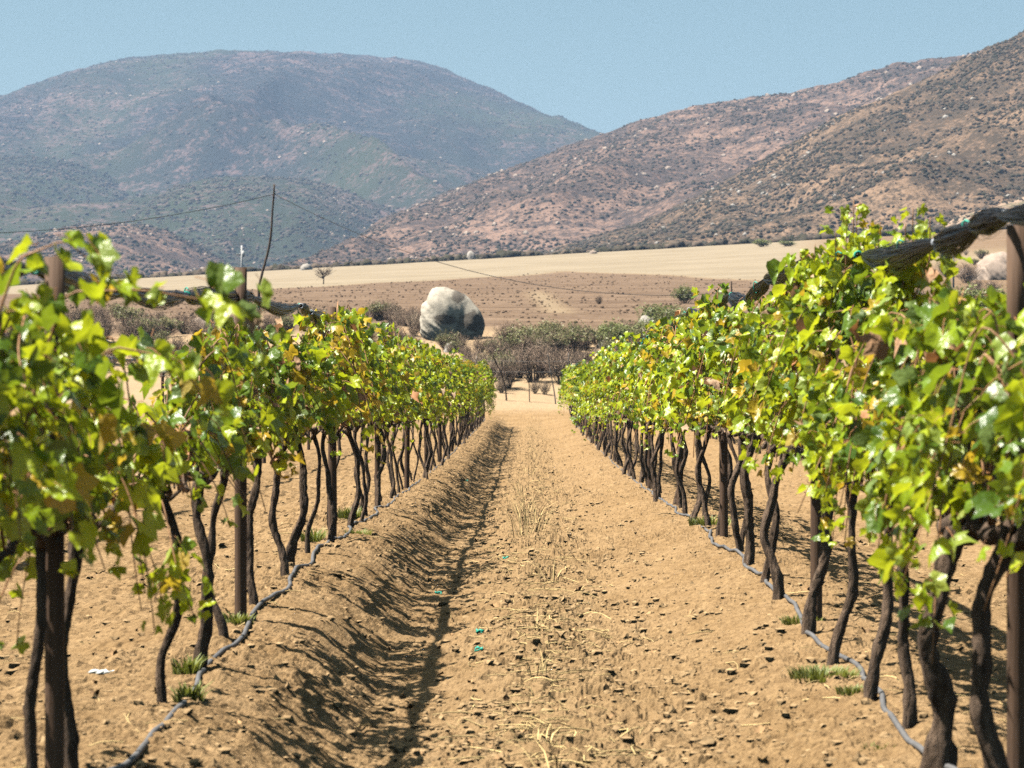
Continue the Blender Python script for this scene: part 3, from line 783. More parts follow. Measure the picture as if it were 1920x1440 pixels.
# ------------------------------------------------------------------ posts, wires, net rolls, drip hoses
def post(x0, d, h, r, label, group, mat='post', lean=(0, 0), sides=10):
    z0 = gz1(x0, d)
    mb = MB(); n = 9; t = np.linspace(0, 1, n)
    mb.tube(np.stack([lean[0] * t, lean[1] * t, -0.25 + t * (h + 0.25)], -1), r * (1 + 0.03 * rng.normal(size=n)), sides, 0, 0, True, 0.03, int(d * 100))
    o = mb.build('trellis_post', M[mat], None, (x0, d, z0)); tag(o, label, 'post', group)
    return o
PD = [7.32, 12.26, 18.0, 23.4, 29, 34.6, 40.2, 46, 51.6, 57.2, 63, 69, 74.4, 79.9]
for sgn, nm in ((-1, 'left'), (1, 'right')):
    for k, d in enumerate(PD):
        dd = d - (0.05 if sgn > 0 else 0)
        lab = f'{ONES[k + 1]} round wooden trellis post of the {nm} row from the camera' if k < 4 or k == 13 else f'wooden trellis post hidden among far vines of the {nm} row'
        if k == 13: lab = f'last wooden trellis post at the far end of the {nm} row'
        post(sgn * 1.3 + ((0.03 if sgn > 0 else 0.0) if k == 0 else 0.02) * sgn, dd, (1.61 if k == 1 else 1.56) if not (k == 0 and sgn < 0) else 1.47, 0.028, lab, f'trellis posts of the {nm} row', lean=(rng.normal() * 0.02 if k > 1 else 0.0, 0))
for sgn, nm, mult in ((-1, 'left', 3), (1, 'right', 3), (-1, 'left', 5)):
    word = 'second' if mult == 3 else 'third'
    for k, d in enumerate(np.arange(15.4, 80, 8.0)):
        post(sgn * 1.3 * mult, float(d), 1.5 if sgn < 0 else 1.7, 0.028, f'wooden post of the {word} row out to the {nm}', f'posts of the {word} row out to the {nm}')

def wire(x0, z, d0, d1, label, r=0.0016):
    D = np.arange(d0, d1, 2.0); P = np.stack([np.full(len(D), x0), D, base_z(D) + z + 0.01 * np.sin(D * 1.1)], -1)
    mb = MB(); mb.tube(P, r, 4); tag(mb.build('trellis_wire', M['wire']), label, 'wire', 'trellis wires')
for sgn, nm in ((-1, 'left'), (1, 'right')):
    wire(sgn * 1.3, 0.76, 5, 80, f'low trellis wire carrying the {nm} row of vines')
    wire(sgn * 1.33, 1.18, 5, 80, f'upper trellis wire of the {nm} row of vines')
wire(-3.9, 1.27, 12, 80, 'upper bare wire of the second row out to the left', 0.0022)
wire(-3.9, 1.22, 12, 80, 'lower bare wire of the second row out to the left', 0.0022)

def net_roll(x0, nodes, label, strands, seed, rad=0.048, tie_every=1, name='rolled_net'):
    """nodes: (d, z) where the roll is tied"""
    r_ = np.random.default_rng(seed)
    nodes = np.array(nodes, float)
    e = link(name, None, None, (x0, nodes[0, 0], base_z(nodes[0, 0]) + nodes[0, 1] - 0.02)); tag(e, label, 'net', 'rolled nets along the vine rows')
    o = np.array([0, nodes[0, 0], base_z(nodes[0, 0]) + nodes[0, 1] - 0.02])
    for k in range(len(nodes) - 1):
        a, b = nodes[k], nodes[k + 1]
        n = 15; t = np.linspace(0, 1, n)
        L = b[0] - a[0]; sag = 0.012 * L + r_.uniform(-.01, .012)
        y = a[0] + (b[0] - a[0]) * t
        zc = a[1] + (b[1] - a[1]) * t + base_z(y) - sag * np.sin(np.pi * t)
        fat = rad * r_.uniform(0.85, 1.15) * (1.0 if a[0] < 17 else 0.72)
        env = 0.22 + 0.78 * np.sin(np.pi * np.clip(t, 0.0, 1.0)) ** 0.8
        C = np.stack([np.zeros(n) + 0.01 * np.sin(t * 5 + k), y, zc], -1) - o
        mb = MB()
        mb.tube(C, fat * env * 0.62, 12, 0.05, 0, True, 0.06, seed + k)
        for s in range(strands):
            th = r_.random() * 6.283; rr = fat * (0.72 + 0.36 * r_.random()); tw = r_.normal() * 0.7
            an = th + tw * t
            wv = 1 + 0.10 * np.sin(t * r_.uniform(4, 12) + r_.random() * 6)
            off = np.stack([np.cos(an) * 0.85, 0 * an, np.sin(an)], -1) * (rr * env * wv)[:, None]
            loose = r_.random() < 0.05
            if loose: off[:, 2] -= fat * r_.uniform(0.2, 0.8) * np.sin(np.pi * t) ** 2
            mb.tube(C + off, 0.0008 if loose else 0.0009 + 0.0013 * r_.random(), 3, r_.random(), 0, False)
        mb.build('bundle', M['net'], e)
        # tie at the start of the bundle
        tb = MB(); q = np.linspace(0, 2 * np.pi, 15)
        for w in (-0.006, 0.006):
            tb.tube(np.stack([np.cos(q) * rad * 0.34, q * 0 + w, np.sin(q) * rad * 0.34], -1) + C[0], 0.004, 5, 0, 0, False)
        teal = r_.random() < 0.45
        tb.build('tie', M['teal'] if teal else M['white_twine'], e)
        if r_.random() < 0.7:
            tb = MB(); j = int(r_.integers(2, 6)); an = r_.uniform(1.2, 3.6)
            p0 = C[j] + np.array([math.cos(an) * fat, 0, math.sin(an) * fat]) * 1.05 * env[j]
            tq = np.linspace(0, 1, 8)
            tb.tube(p0 + np.stack([-0.02 * np.sin(tq * 4), 0.10 * tq + 0.02 * np.sin(tq * 9), -0.05 * tq + 0.02 * np.sin(tq * 7)], -1), 0.0035, 4)
            tb.build('twine_end', M['teal'], e)
    return e
nr_ = [(5.6, 1.60), (7.3, 1.605), (7.78, 1.60), (8.5, 1.592), (10.45, 1.635), (11.75, 1.635)]
dd_ = 13.0
while dd_ < 80: nr_.append((dd_, 1.60 + 0.03 * rng.normal())); dd_ += rng.uniform(1.2, 1.9)
net_roll(1.3, nr_, 'black rolled bird net tied along the top of the right row', 110, 31, 0.040)
nl_ = [(5.6, 1.42), (7.3, 1.46), (9.0, 1.45), (10.6, 1.48), (11.6, 1.50), (12.3, 1.49), (13.1, 1.49), (15.9, 1.50), (16.6, 1.48)]
dd_ = 18.0
while dd_ < 80: nl_.append((dd_, 1.50 + 0.03 * rng.normal())); dd_ += rng.uniform(1.2, 1.9)
net_roll(-1.36, nl_, 'black rolled bird net along the top of the left row, past its second post', 60, 32, 0.038)
def long_net(x0, z, d0, d1, label, seed):
    nd = []; d = d0
    while d < d1: nd.append((d, z + 0.02 * rng.normal())); d += rng.uniform(1.6, 2.2)
    net_roll(x0, nd, label, 10, seed, 0.055)
long_net(-3.9, 1.50, 15.4, 60, 'thin black net roll of the second row seen through the left gap', 33)
long_net(-6.5, 1.60, 26, 70, 'lower, farther black net roll seen through the left gap', 34)
long_net(3.9, 1.70, 14.5, 60, 'black net roll of the second row behind the right vines', 35)

def hose(x0, sgn, label, seed):
    r_ = np.random.default_rng(seed)
    D = np.concatenate([np.arange(5.0, 30, 0.06), np.arange(30, 80, 0.15)])
    X = x0 + sgn * -0.045 + 0.06 * perlin(D * 0.8, D * 0 + seed + .5, 41) + 0.02 * perlin(D * 1.9, D * 0 + seed + .5, 42)
    X = x0 + (X - x0) * (1 - 0.6 * sstep(18, 32, D))
    Z = ground_z(X, D, False) - 0.014 * sstep(18, 34, D) + 0.014 + 0.012 * np.abs(perlin(D * 1.5, D * 0 + 3.3 + seed, 43))
    mb = MB(); mb.tube(np.stack([X, D, Z], -1), 0.0105, 7)
    tag(mb.build('drip_hose', M['hose']), label, 'hose', 'irrigation hoses')
hose(-1.3, -1, 'grey drip irrigation hose snaking along the foot of the left row', 3)
hose(1.3, 1, 'grey drip irrigation hose snaking along the foot of the right row', 8)

# ------------------------------------------------------------------ clods, straw, litter, weeds on the path
def scatter_stuff(name, label, cat, n, gen, templates, mat, seed, sink=0.2, smooth=True, tilt=0.0):
    r_ = np.random.default_rng(seed)
    X, D, S = gen(r_, n); n = len(X)
    Mx = rotz(r_.random(n) * 6.28) * S[:, None, None]
    if tilt:
        a = r_.normal(size=n) * tilt; ca, sa = np.cos(a), np.sin(a); z = np.zeros(n); o = np.ones(n)
        Rx = np.stack([np.stack([o, z, z], -1), np.stack([z, ca, -sa], -1), np.stack([z, sa, ca], -1)], -2)
        Mx = np.einsum('nij,njk->nik', Mx, Rx)
    P = np.stack([X, D, ground_z(X, D) - S * sink], -1)
    V, Fc, I = instanced(templates, r_.integers(0, len(templates), n), Mx, P)
    me = make_mesh(name, V, Fc, mat, None, smooth, {'tint': r_.random(n)[I]})
    return tag(link(name, me), label, cat, kind='stuff')

def dist_d(r_, n, a=6.0, b=80.0):       # even spread over picture height
    u = r_.random(n); return 1 / (1 / a + u * (1 / b - 1 / a))
def gen_clods(r_, n):
    D = dist_d(r_, n, 6, 60)
    X = np.where(r_.random(n) < 0.45, 0.15 + 0.34 * r_.normal(size=n), r_.uniform(-3.4, 3.4, n))
    keep = perlin(X * 1.7, D * 1.1, 77) + 0.25 * r_.normal(size=n) > -0.1
    S = 0.004 + 0.020 * r_.random(n) ** 4
    return X[keep], D[keep], S[keep]
scatter_stuff('soil_clods', 'crumbly soil clods strewn over the vineyard path', 'soil', 30000, gen_clods, [lumpy(1, 300 + k, 0.7, 0.4) for k in range(8)], M['clod'], 51, 0.05, False)

def gen_big(r_, n):
    D = dist_d(r_, n, 6, 40); X = np.where(r_.random(n) < 0.6, 0.2 + 0.4 * r_.normal(size=n), r_.uniform(-3, 3, n))
    return X, D, 0.010 + 0.022 * r_.random(n) ** 2
scatter_stuff('soil_clods', 'larger soil lumps lying along the path middle', 'soil', 420, gen_big, [lumpy(2, 330 + k, 0.6, 0.22) for k in range(8)], M['clod'], 57, 0.3, False)
def straw_template(seed, bend=0.12, L=1.0):
    r_ = np.random.default_rng(seed); mb = MB(); t = np.linspace(0, 1, 4)
    mb.tube(np.stack([(t - 0.5) * L, bend * np.sin(t * 3 + r_.random() * 3), 0.06 * np.sin(t * np.pi) + 0.03], -1), 0.016, 3, 0, 0, False)
    return np.vstack(mb.V), np.vstack(mb.F)
def gen_straw(r_, n):
    D = dist_d(r_, n, 6, 80)
    X = np.where(r_.random(n) < 0.72, 0.08 + 0.16 * r_.normal(size=n) + 0.14 * perlin(D * .5, D * 0, 78), r_.uniform(-2.8, 2.8, n))
    k = (perlin(X * 0.7, D * 0.55, 79) > -0.25) | (r_.random(n) < 0.25)
    return X[k], D[k], (0.04 + 0.17 * r_.random(n) ** 2)[k]
scatter_stuff('dry_straw', 'pale dry straw lying along the middle of the path', 'straw', 2800, gen_straw, [straw_template(k, 0.05 + 0.05 * k) for k in range(5)], M['straw'], 52, 0.0, True, 0.55)
def gen_litter(r_, n):
    D = dist_d(r_, n, 6, 60); X = np.where(r_.random(n) < 0.5, 0.05 + 0.35 * r_.normal(size=n), r_.uniform(-2.6, 2.6, n))
    return X, D, 0.018 + 0.045 * r_.random(n) ** 2
scatter_stuff('fallen_leaves', 'withered brown leaf scraps fallen on the path', 'leaves', 700, gen_litter, [leaf_template(140 + k, 1) for k in range(6)], M['litter'], 53, -0.15, True, 0.5)

def tuft_mesh(name, seed, n, h, spread, mat, wid=0.006, lean=0.5):
    r_ = np.random.default_rng(seed); mb = MB()
    for k in range(n):
        a = r_.random() * 6.28; b = r_.random() ** 0.5 * spread; L = h * r_.uniform(0.4, 1.0); ln = lean * r_.uniform(0.2, 1.2)
        p0 = np.array([math.cos(a) * b, math.sin(a) * b, -0.01]); di = np.array([math.cos(a + r_.normal() * .6), math.sin(a + r_.normal() * .6), 0]) * ln * L
        sd = np.array([-di[1], di[0], 0]); sd = sd / (np.linalg.norm(sd) + 1e-9) * wid * r_.uniform(.6, 1.3)
        t1 = p0 + di * 0.35 + np.array([0, 0, L * 0.6]); t2 = p0 + di + np.array([0, 0, L * 0.92])
        mb.add([p0 - sd, p0 + sd, t1 - sd * .8, t1 + sd * .8, t2], [(0, 1, 3), (0, 3, 2), (2, 3, 4)], r_.random(), 0)
    return mb.mesh(name, mat)
def weed(px, py, d, h, spread, n, label, seed, mat='weed', group=None, wid=.006, lean=0.7):
    x = (px - VX) * d / F
    o = link('weed_tuft', tuft_mesh('weed_tuft', seed, n, h, spread, M[mat], wid, lean), None, (x, d, gz1(x, d)))
    return tag(o, label, 'weed', group)
weed(1545, 1235, 10.4, 0.06, 0.13, 420, 'low green-yellow weed mat beside the hose on the right ridge', 1, wid=.004)
weed(1600, 1262, 9.9, 0.045, 0.06, 130, 'small reddish weed tuft at the end of the right weed mat', 2, wid=.004)
weed(350, 1250, 10.35, 0.10, 0.05, 90, 'spindly green weed between two trunks of the left row', 3)
weed(352, 1310, 9.55, 0.09, 0.05, 90, 'fuzzy green weed on the left ridge beside the hose', 4)
weed(1505, 1150, 12.2, 0.05, 0.10, 200, 'pale weed mat at the foot of the right second post', 5, wid=.004)
weed(1330, 990, 19.5, 0.09, 0.16, 200, 'green weed patch among the crowded right trunks', 6)
weed(655, 970, 20.6, 0.12, 0.10, 160, 'green weeds behind the third left post', 7)
weed(670, 1008, 18.6, 0.08, 0.10, 140, 'low green weeds in front of the third left post', 8)
weed(585, 1000, 17.2, 0.12, 0.08, 100, 'pale green weeds among the left trunks', 9)
weed(445, 1160, 12.0, 0.07, 0.07, 90, 'yellow-green weed at the foot of the second left post', 10)
weed(1650, 1360, 8.6, 0.04, 0.07, 110, 'small yellow weed low on the right ridge', 11, wid=.004)
for k, (px, d, h) in enumerate([(985, 22.0, .42), (1000, 24.0, .36), (975, 27, .34), (1030, 16.5, .24), (1020, 9.6, .12), (1035, 8.8, .16), (1010, 11.5, .14), (1015, 13.4, .16), (975, 33, .3), (990, 40, .28), (1000, 48, .25)]):
    big = k < 3
    weed(px, 0, d, h, 0.08 if not big else 0.14, 14 if not big else 34,
         ['tallest bleached dry weed standing mid-path', 'bleached dry weed just behind the tallest one mid-path', 'third bleached weed farther along the path middle'][k] if big else 'small bleached dry weed in the middle of the path',
         30 + k, 'straw', 'dry weeds along the middle of the path', .0028, 1.1)
for k, (px, py, d) in enumerate([(948, 1040, 19.0), (898, 1242, 12.6), (900, 1190, 13.6), (875, 912, 36), (822, 1102, 16.2)]):
    x = (px - VX) * d / F
    mb = MB(); q = np.linspace(0, 1, 9)
    mb.tube(np.stack([0.02 * np.sin(q * 9 + k), 0.05 * q - .02, 0.012 + 0.01 * np.sin(q * 14)], -1), 0.006, 4)
    tag(mb.build('twine_scrap', M['teal'], None, (x, d, gz1(x, d))), 'teal twine scrap lying on the ' + ['path near the standing dry weed', 'path, nearest the camera', 'path just behind the nearest one', 'shaded furrow, farthest away', 'foot of the left ridge'][k], 'twine', 'twine scraps on the ground')
mb = MB(); r_ = np.random.default_rng(5)
for k in range(7):
    a = r_.random(3) * .1; V, Fc = lumpy(1, 40 + k, .35, .4); mb.add(V * r_.uniform(.012, .026) + np.array([r_.normal() * .035, r_.normal() * .03, .006]), Fc)
tag(mb.build('plastic_scrap', M['white_scrap'], None, ((195 - VX) * 10.6 / F, 10.6, gz1((195 - VX) * 10.6 / F, 10.6))), 'crumpled white plastic scrap lying on the sand at the left', 'scrap')

# ------------------------------------------------------------------ boulders
def blob(name, ells, mat, loc, label, group=None, sub=5, amp=0.05, seed=0, rz=0.0, facet=(0.86, 0.96)):
    V, _ = ico(sub); Fc = ico(sub)[1]
    rmax = np.zeros(len(V)) + 0.05
    rs = []
    for (c, r_) in ells:
        c = np.array(c, float); r_ = np.array(r_, float)
        # farthest hit of a ray from the origin
        a = np.sum((V / r_) ** 2, 1); b = -2 * np.sum(V * c / r_ ** 2, 1); g = np.sum((c / r_) ** 2) - 1
        disc = b * b - 4 * a * g
        t = np.where(disc > 0, (-b + np.sqrt(np.maximum(disc, 0))) / (2 * a), 0)
        rs.append(np.maximum(t, 0.02))
    rs = np.array(rs); k = 9.0
    rr = (np.sum(rs ** k, 0)) ** (1 / k)
    pr = np.random.default_rng(seed + 70)
    for q in range(12):
        nn_ = pr.normal(size=3); nn_[2] = abs(nn_[2]) * 0.6; nn_ /= np.linalg.norm(nn_)
        dt = V @ nn_; hsup = np.max(rr * dt) * pr.uniform(*facet)
        lim = np.where(dt > 0.05, hsup / np.maximum(dt, 0.05), 1e9)
        rr = np.where(rr > lim, lim * 0.85 + rr * 0.15, rr)
    nz = fbm(V[:, 0] * 2.1 + V[:, 2] * 1.7 + seed, V[:, 1] * 2.1 - V[:, 2] * 1.1, seed, 5, 0.55)
    P = V * (rr * (1 + amp * nz))[:, None]
    me = make_mesh(name, P, Fc, mat, None, True)
    o = link(name, me, None, loc); o.rotation_euler.z = rz
    tag(o, label, 'boulder', group)
    return o
bd = 118.0
M['rock_big'] = rock_mat('granite_big', (0.47, 0.42, 0.345), 0.12, patches=[((0.95, -1.0, 0.50), (0.72, 1.4, 0.62)), ((0.30, -0.7, 1.85), (0.36, 1.2, 0.50)), ((-0.25, -1.1, 0.60), (0.60, 1.2, 0.34))])
bp = at(848, 628, bd)
blob('boulder', [((-0.30, 0, 1.0), (0.92, 0.9, 1.28)), ((0.75, 0, 0.35), (0.62, 0.8, 0.98)), ((-.45, 0, .3), (.92, .95, 1.2)), ((0.35, 0.0, 0.9), (0.55, .7, .9))],
     M['rock_big'], (bp.x, bp.y, float(base_z(bd)) + 0.26), 'huge pale granite boulder with black lichen and painted recess shade behind the scrub', None, 6, 0.06, 4, facet=(0.95, 1.0)).scale = (1.04, 1.0, 0.88)
def ground_d(px, py):
    D = np.arange(84, 436, 0.5); X = (px - VX) * D / F
    y = VY - (ground_z(X, D, False) - CAM_Z) * F / D
    k = np.nonzero(y <= py)[0]
    return float(D[k[0]]) if len(k) else 430.0
def small_rock(px, py, d, w, h, label, seed, mat='rock', group=None, sub=4):
    d0 = d; d = ground_d(px, py); k_ = d / d0; w *= k_; h *= k_
    p_ = at(px, py, d); p_.z = gz1(p_.x, d)
    return blob('boulder', [((0, 0, 0.1 * h), (w, w * 0.8, h)), ((w * .3, 0, 0), (w * .75, w * .7, h * .75)), ((-w * .35, -.1 * w, 0), (w * .6, w * .6, h * .6))], M[mat], (p_.x, d, p_.z), label, group, sub, 0.13, seed)
small_rock(846, 662, 104, 0.30, 0.36, 'small pale rounded rock below the huge boulder', 2)
small_rock(1212, 622, 105, 0.40, 0.62, 'pointed grey rock among green bushes above the right row', 3)
small_rock(1145, 652, 96, 0.50, 0.36, 'low flat pale rock behind the right row end', 5)
small_rock(372, 622, 108, 0.42, 0.50, 'pale rock half hidden behind yellow leaves of the left row', 6, 'rock_pink')
small_rock(1878, 524, 112, 1.25, 1.0, 'large smooth pinkish boulder at the right edge', 7, 'rock_pink', None, 5)
small_rock(1905, 497, 120, 0.50, 0.62, 'pale boulder perched behind the large pinkish one', 8, 'rock_pink')
small_rock(1868, 494, 122, 0.22, 0.36, 'small round boulder beside the perched pale one', 9, 'rock_pink')
small_rock(1808, 516, 118, 0.25, 0.28, 'small boulder left of the large pinkish one', 10, 'rock_pink')
small_rock(883, 482, 440, 0.8, 1.5, 'white rock standing at the far field edge', 11)
small_rock(866, 482, 440, 0.7, 0.6, 'low white rock beside the standing one at the far field edge', 12)
small_rock(574, 506, 432, 1.0, 0.9, 'white outcrop at the left end of the far field edge', 13)
small_rock(1112, 476, 428, 0.7, 0.5, 'tan rock pile at the middle of the far field edge', 14, 'rock_pink')

# ------------------------------------------------------------------ scrub thicket, bushes, fence
def bush_mesh(seed, nst, h, w, kind):
    r_ = np.random.default_rng(seed); mb = MB()
    tips = []
    for k in range(nst):
        a = r_.random() * 6.28; lean = r_.random() ** 0.7 * w; L = h * r_.uniform(0.55, 1.0) * (1 - 0.25 * (lean / w) ** 2)
        b0 = np.array([math.cos(a), math.sin(a), 0]) * r_.random() * 0.14 * w
        e = np.array([math.cos(a) * lean, math.sin(a) * lean, L])
        mid = b0 + (e - b0) * 0.5 + r_.normal(size=3) * 0.05 * h + np.array([math.cos(a), math.sin(a), 0]) * 0.08 * w
        P = np.array([b0 - [0, 0, .08], mid, e])
        tn = r_.random(); ml = 1 if r_.random() < (0.18 if kind != 'pale' else 0.7) else 0
        mb.tube(P, [0.010, 0.007, 0.003], 3, tn, ml, False)
        for j in range(6):
            t = r_.uniform(0.25, 1.0); s = (b0 + (mid - b0) * t * 2) if t < .5 else (mid + (e - mid) * (t * 2 - 1))
            q = s + np.array([r_.normal() * .13, r_.normal() * .13, abs(r_.normal()) * .16 + .05]) * h
            mb.tube(np.array([s, (s + q) / 2 + r_.normal(size=3) * .02 * h, q]), [0.0055, 0.004, 0.002], 3, min(1, tn * .6 + r_.random() * .4), ml, False)
            tips.append(q)
            for jj in range(2):
                q2 = (s + q) / 2 + np.array([r_.normal() * .07, r_.normal() * .07, abs(r_.normal()) * .09]) * h
                mb.tube(np.array([(s + q) / 2, q2]), [0.0035, 0.0018], 3, r_.random(), ml, False); tips.append(q2)
    tips = np.array(tips)
    if kind in ('green', 'half'):
        hi = tips if kind == 'green' else tips[tips[:, 2] > h * 0.55]
        rep = 4 if kind == 'green' else 2
        c = np.repeat(hi, rep, 0) + r_.normal(size=(len(hi) * rep, 3)) * 0.035
        s = r_.uniform(0.018, 0.04, len(c))
        tri = r_.normal(size=(len(c), 3, 3)) * s[:, None, None] + c[:, None, :]
        mb.add(tri.reshape(-1, 3), np.arange(len(c) * 3).reshape(-1, 3), r_.random(len(c)), 2)
    mats = [M['twig'], M['twig_pale'], M['green_leaf'] if kind == 'green' else M['scrub_leaf']]
    return mb.mesh('branches', mats, False)
bush_pool = {k: [bush_mesh(60 + 10 * j + q, n_, 1.0, w_, k) for q in range(c_)] for j, (k, n_, w_, c_) in enumerate((('brown', 62, .6, 4), ('half', 60, .6, 3), ('green', 44, .6, 3), ('pale', 44, .5, 2)))}
def bush(x, d, h, kind, label, group=None, wid=1.0, name='scrub_bush', r_=rng):
    me = bush_pool[kind][int(r_.integers(0, len(bush_pool[kind])))]
    o = link(name, me, None, (x, d, float(ground_z(np.array([x]), np.array([d]))[0])))
    o.rotation_euler = (r_.normal() * .05, r_.normal() * .05, r_.random() * 6.28); o.scale = (h * wid, h * wid, h)
    return tag(o, label, 'bush', group)
def bush_px(px, d, h, kind, label, wid=1.0, name='scrub_bush', group=None): return bush((px - VX) * d / F, d, h, kind, label, group, wid, name)
# ones that can be told apart
bush_px(910, 91.0, 1.35, 'pale', 'reddish-brown twiggy bush just behind the left fence stick', 1.0)
bush_px(951, 91.5, 1.15, 'brown', 'brown bush standing behind the leaning fence stick', .9)
bush_px(940, 90.0, 0.55, 'pale', 'small dry straw-coloured bush left of the leaning stick foot', 1.0)
bush_px(1003, 90.5, 0.45, 'pale', 'small yellow dry tuft right of the iron stake', 1.0)
bush_px(1022, 90.2, 0.48, 'pale', 'second small yellow dry tuft before the dark thicket', 1.0)
bush_px(1000, 94.0, 1.3, 'brown', 'dark dense bush behind the iron stake', 1.1)
bush_px(1055, 93.5, 1.3, 'brown', 'dark bush behind the wavy fence stick', 1.1)
bush_px(885, 100, 1.0, 'brown', 'twiggy bush right of the small rounded rock', 1.0)
bush_px(1150, 115, 0.95, 'green', 'broad grey-green bush in the middle of the thicket top', 1.2, 'green_bush')
bush_px(1222, 127, 1.1, 'green', 'grey-green bush behind the pointed grey rock', 1.2, 'green_bush')
bush_px(1258, 122, 1.15, 'green', 'green bush between the pointed rock and the right vines', 1.4, 'green_bush')
bush_px(1285, 165, 1.0, 'green', 'lone round green bush at the foot of the brown field', 1.3, 'green_bush')
bush_px(1080, 112, 0.9, 'half', 'olive-topped bush left of the broad grey-green one', 1.3)
bush_px(1030, 114, 0.95, 'half', 'olive-topped bush with long shoots at the thicket edge', 1.2)
bush_px(838, 112, 0.75, 'half', 'olive-topped bush right in front of the huge boulder', 1.2)
bush_px(1850, 126, 1.6, 'green', 'dark green bush below the pinkish boulder at the right', 1.4, 'green_bush')
bush_px(1905, 122, 0.9, 'green', 'yellow-green bush at the right edge behind the post', 1.3, 'green_bush')
bush_px(1812, 215, 1.6, 'brown', 'brown bush left of the pinkish boulder', 1.3)
bush_px(1775, 235, 1.3, 'brown', 'small brown bush beside the grey roadside pole', 1.3)
rb = np.random.default_rng(17)
cnt = 0
while cnt < 300:
    px = rb.uniform(-120, 1330) if rb.random() < .6 else rb.uniform(840, 1330); d = rb.uniform(94, 130 if px < 785 else 122)
    y_ = VY - (base_z(d) - CAM_Z) * F / d
    if 770 < px < 830 and d < 101: continue
    if 930 < px < 1060 and d < 95: continue
    if 875 < px < 935 and 96 < d < 103: continue
    if px > 925 and d > 115: continue
    if 785 < px < 925 and d > 113: continue
    k = rb.choice(['brown', 'brown', 'brown', 'half', 'pale']) if px < 930 else rb.choice(['brown', 'brown', 'half', 'half'])
    if px > 960 and d < 107: k = rb.choice(['brown', 'brown', 'pale'])
    if px > 1060 and d > 107: k = rb.choice(['green', 'half', 'half', 'brown'])
    hh = rb.uniform(0.6, 1.05) * (0.7 if 770 < px < 930 else 1.0)
    bush((px - VX) * d / F, d, hh, k, {'brown': 'dark brown twiggy bush', 'half': 'olive-topped twiggy bush', 'pale': 'pale straw-brown twiggy bush', 'green': 'grey-green leafy bush'}[str(k)] + (' in the thicket behind the left row' if px < 780 else ' in the scrub around the huge boulder' if px < 930 else ' in the thicket behind the iron stake' if px < 1070 else ' in the thicket above the right row'), 'bushes of the thicket behind the fence', rb.uniform(.9, 1.4), 'scrub_bush', rb)
    cnt += 1

for k in range(34):
    px = rb.uniform(630, 800); d = rb.uniform(103, 127); kb = rb.choice(['brown', 'brown', 'pale'])
    bush((px - VX) * d / F, d, rb.uniform(0.45, 0.85), kb, ('dark brown' if kb == 'brown' else 'pale straw-brown') + ' low bush in the scrub left of the huge boulder', 'bushes of the thicket behind the fence', rb.uniform(1, 1.5), 'scrub_bush', rb)
for k in range(46):
    kb = rb.choice(['brown', 'pale', 'half']); px = rb.uniform(1560, 2050); d = 135 * (330 / 135) ** rb.random()
    bush((px - VX) * d / F, d, rb.uniform(0.4, 1.1), kb, {'brown': 'low dark twiggy bush', 'half': 'low olive bush', 'pale': 'low pale straw bush'}[str(kb)] + ' on the rocky ground out to the right', 'low bushes on the rocky right ground', rb.uniform(1, 1.8), 'scrub_bush', rb)
# fence sticks: pixel outlines of crooked branches at the field fence
def stick(pts, d, r0, r1, label, mat, name='fence_stick', cat='fence post', group='fence sticks at the end of the rows'):
    W = np.array([at(x, y, d) for x, y in pts]); 
    t = np.linspace(0, 1, len(W)); ts = np.linspace(0, 1, 16); P = np.stack([np.interp(ts, t, W[:, k]) for k in range(3)], -1)
    P[:, 1] += 0.03 * np.sin(ts * 5)
    gz = gz1(P[0, 0], P[0, 1]); base = np.array([P[0, 0], P[0, 1], gz])
    P[0, 2] = min(P[0, 2], gz) - 0.15
    mb = MB(); mb.tube(P - base, np.linspace(r0, r1, 16), 7, 0, 0, True, .08, int(d * 10 + pts[0][0]))
    return tag(mb.build(name, M[mat], None, base), label, cat, group)
fd = 88.0
stick([(903, 752), (893, 730), (891, 700), (894, 668)], fd, .022, .015, 'pale bent fence stick beside the left row end', 'grey_wood')
stick([(950, 756), (948, 730), (940, 700), (930, 680), (923, 664)], fd, .03, .018, 'dark leaning fence stick with a pale foot', 'dark_wood')
stick([(993, 757), (992, 720), (990, 690), (989.5, 666)], fd, .016, .016, 'straight thin black iron stake in the middle of the fence', 'rust', 'iron_stake', 'stake')
stick([(1042, 758), (1039, 735), (1033, 700), (1028, 672), (1027, 664)], fd, .022, .016, 'wavy grey fence stick right of the iron stake', 'grey_wood')
stick([(1068, 756), (1067, 720), (1066, 690), (1066, 662)], fd, .022, .02, 'grey fence stick beside the right row end', 'grey_wood')
for k in range(2):
    px = [846, 1112][k]
    stick([(px, 757), (px + 3 * math.sin(k * 2), 720), (px + 4 * math.sin(k * 3), 672)], fd, .022, .018, 'fence stick mostly hidden by leaves at the ' + ('left' if k == 0 else 'right') + ' row end', 'grey_wood')
for k, (py, nm) in enumerate(((677, 'top'), (697, 'lower'))):
    W = np.array([at(x, py + 0.6 * math.sin(x * .02), fd) for x in range(500, 1470, 24)])
    mb = MB(); mb.tube(W, 0.0042, 4); tag(mb.build('fence_wire', M['wire']), f'{nm} strand of thin wire strung along the end fence', 'wire', 'fence wires')

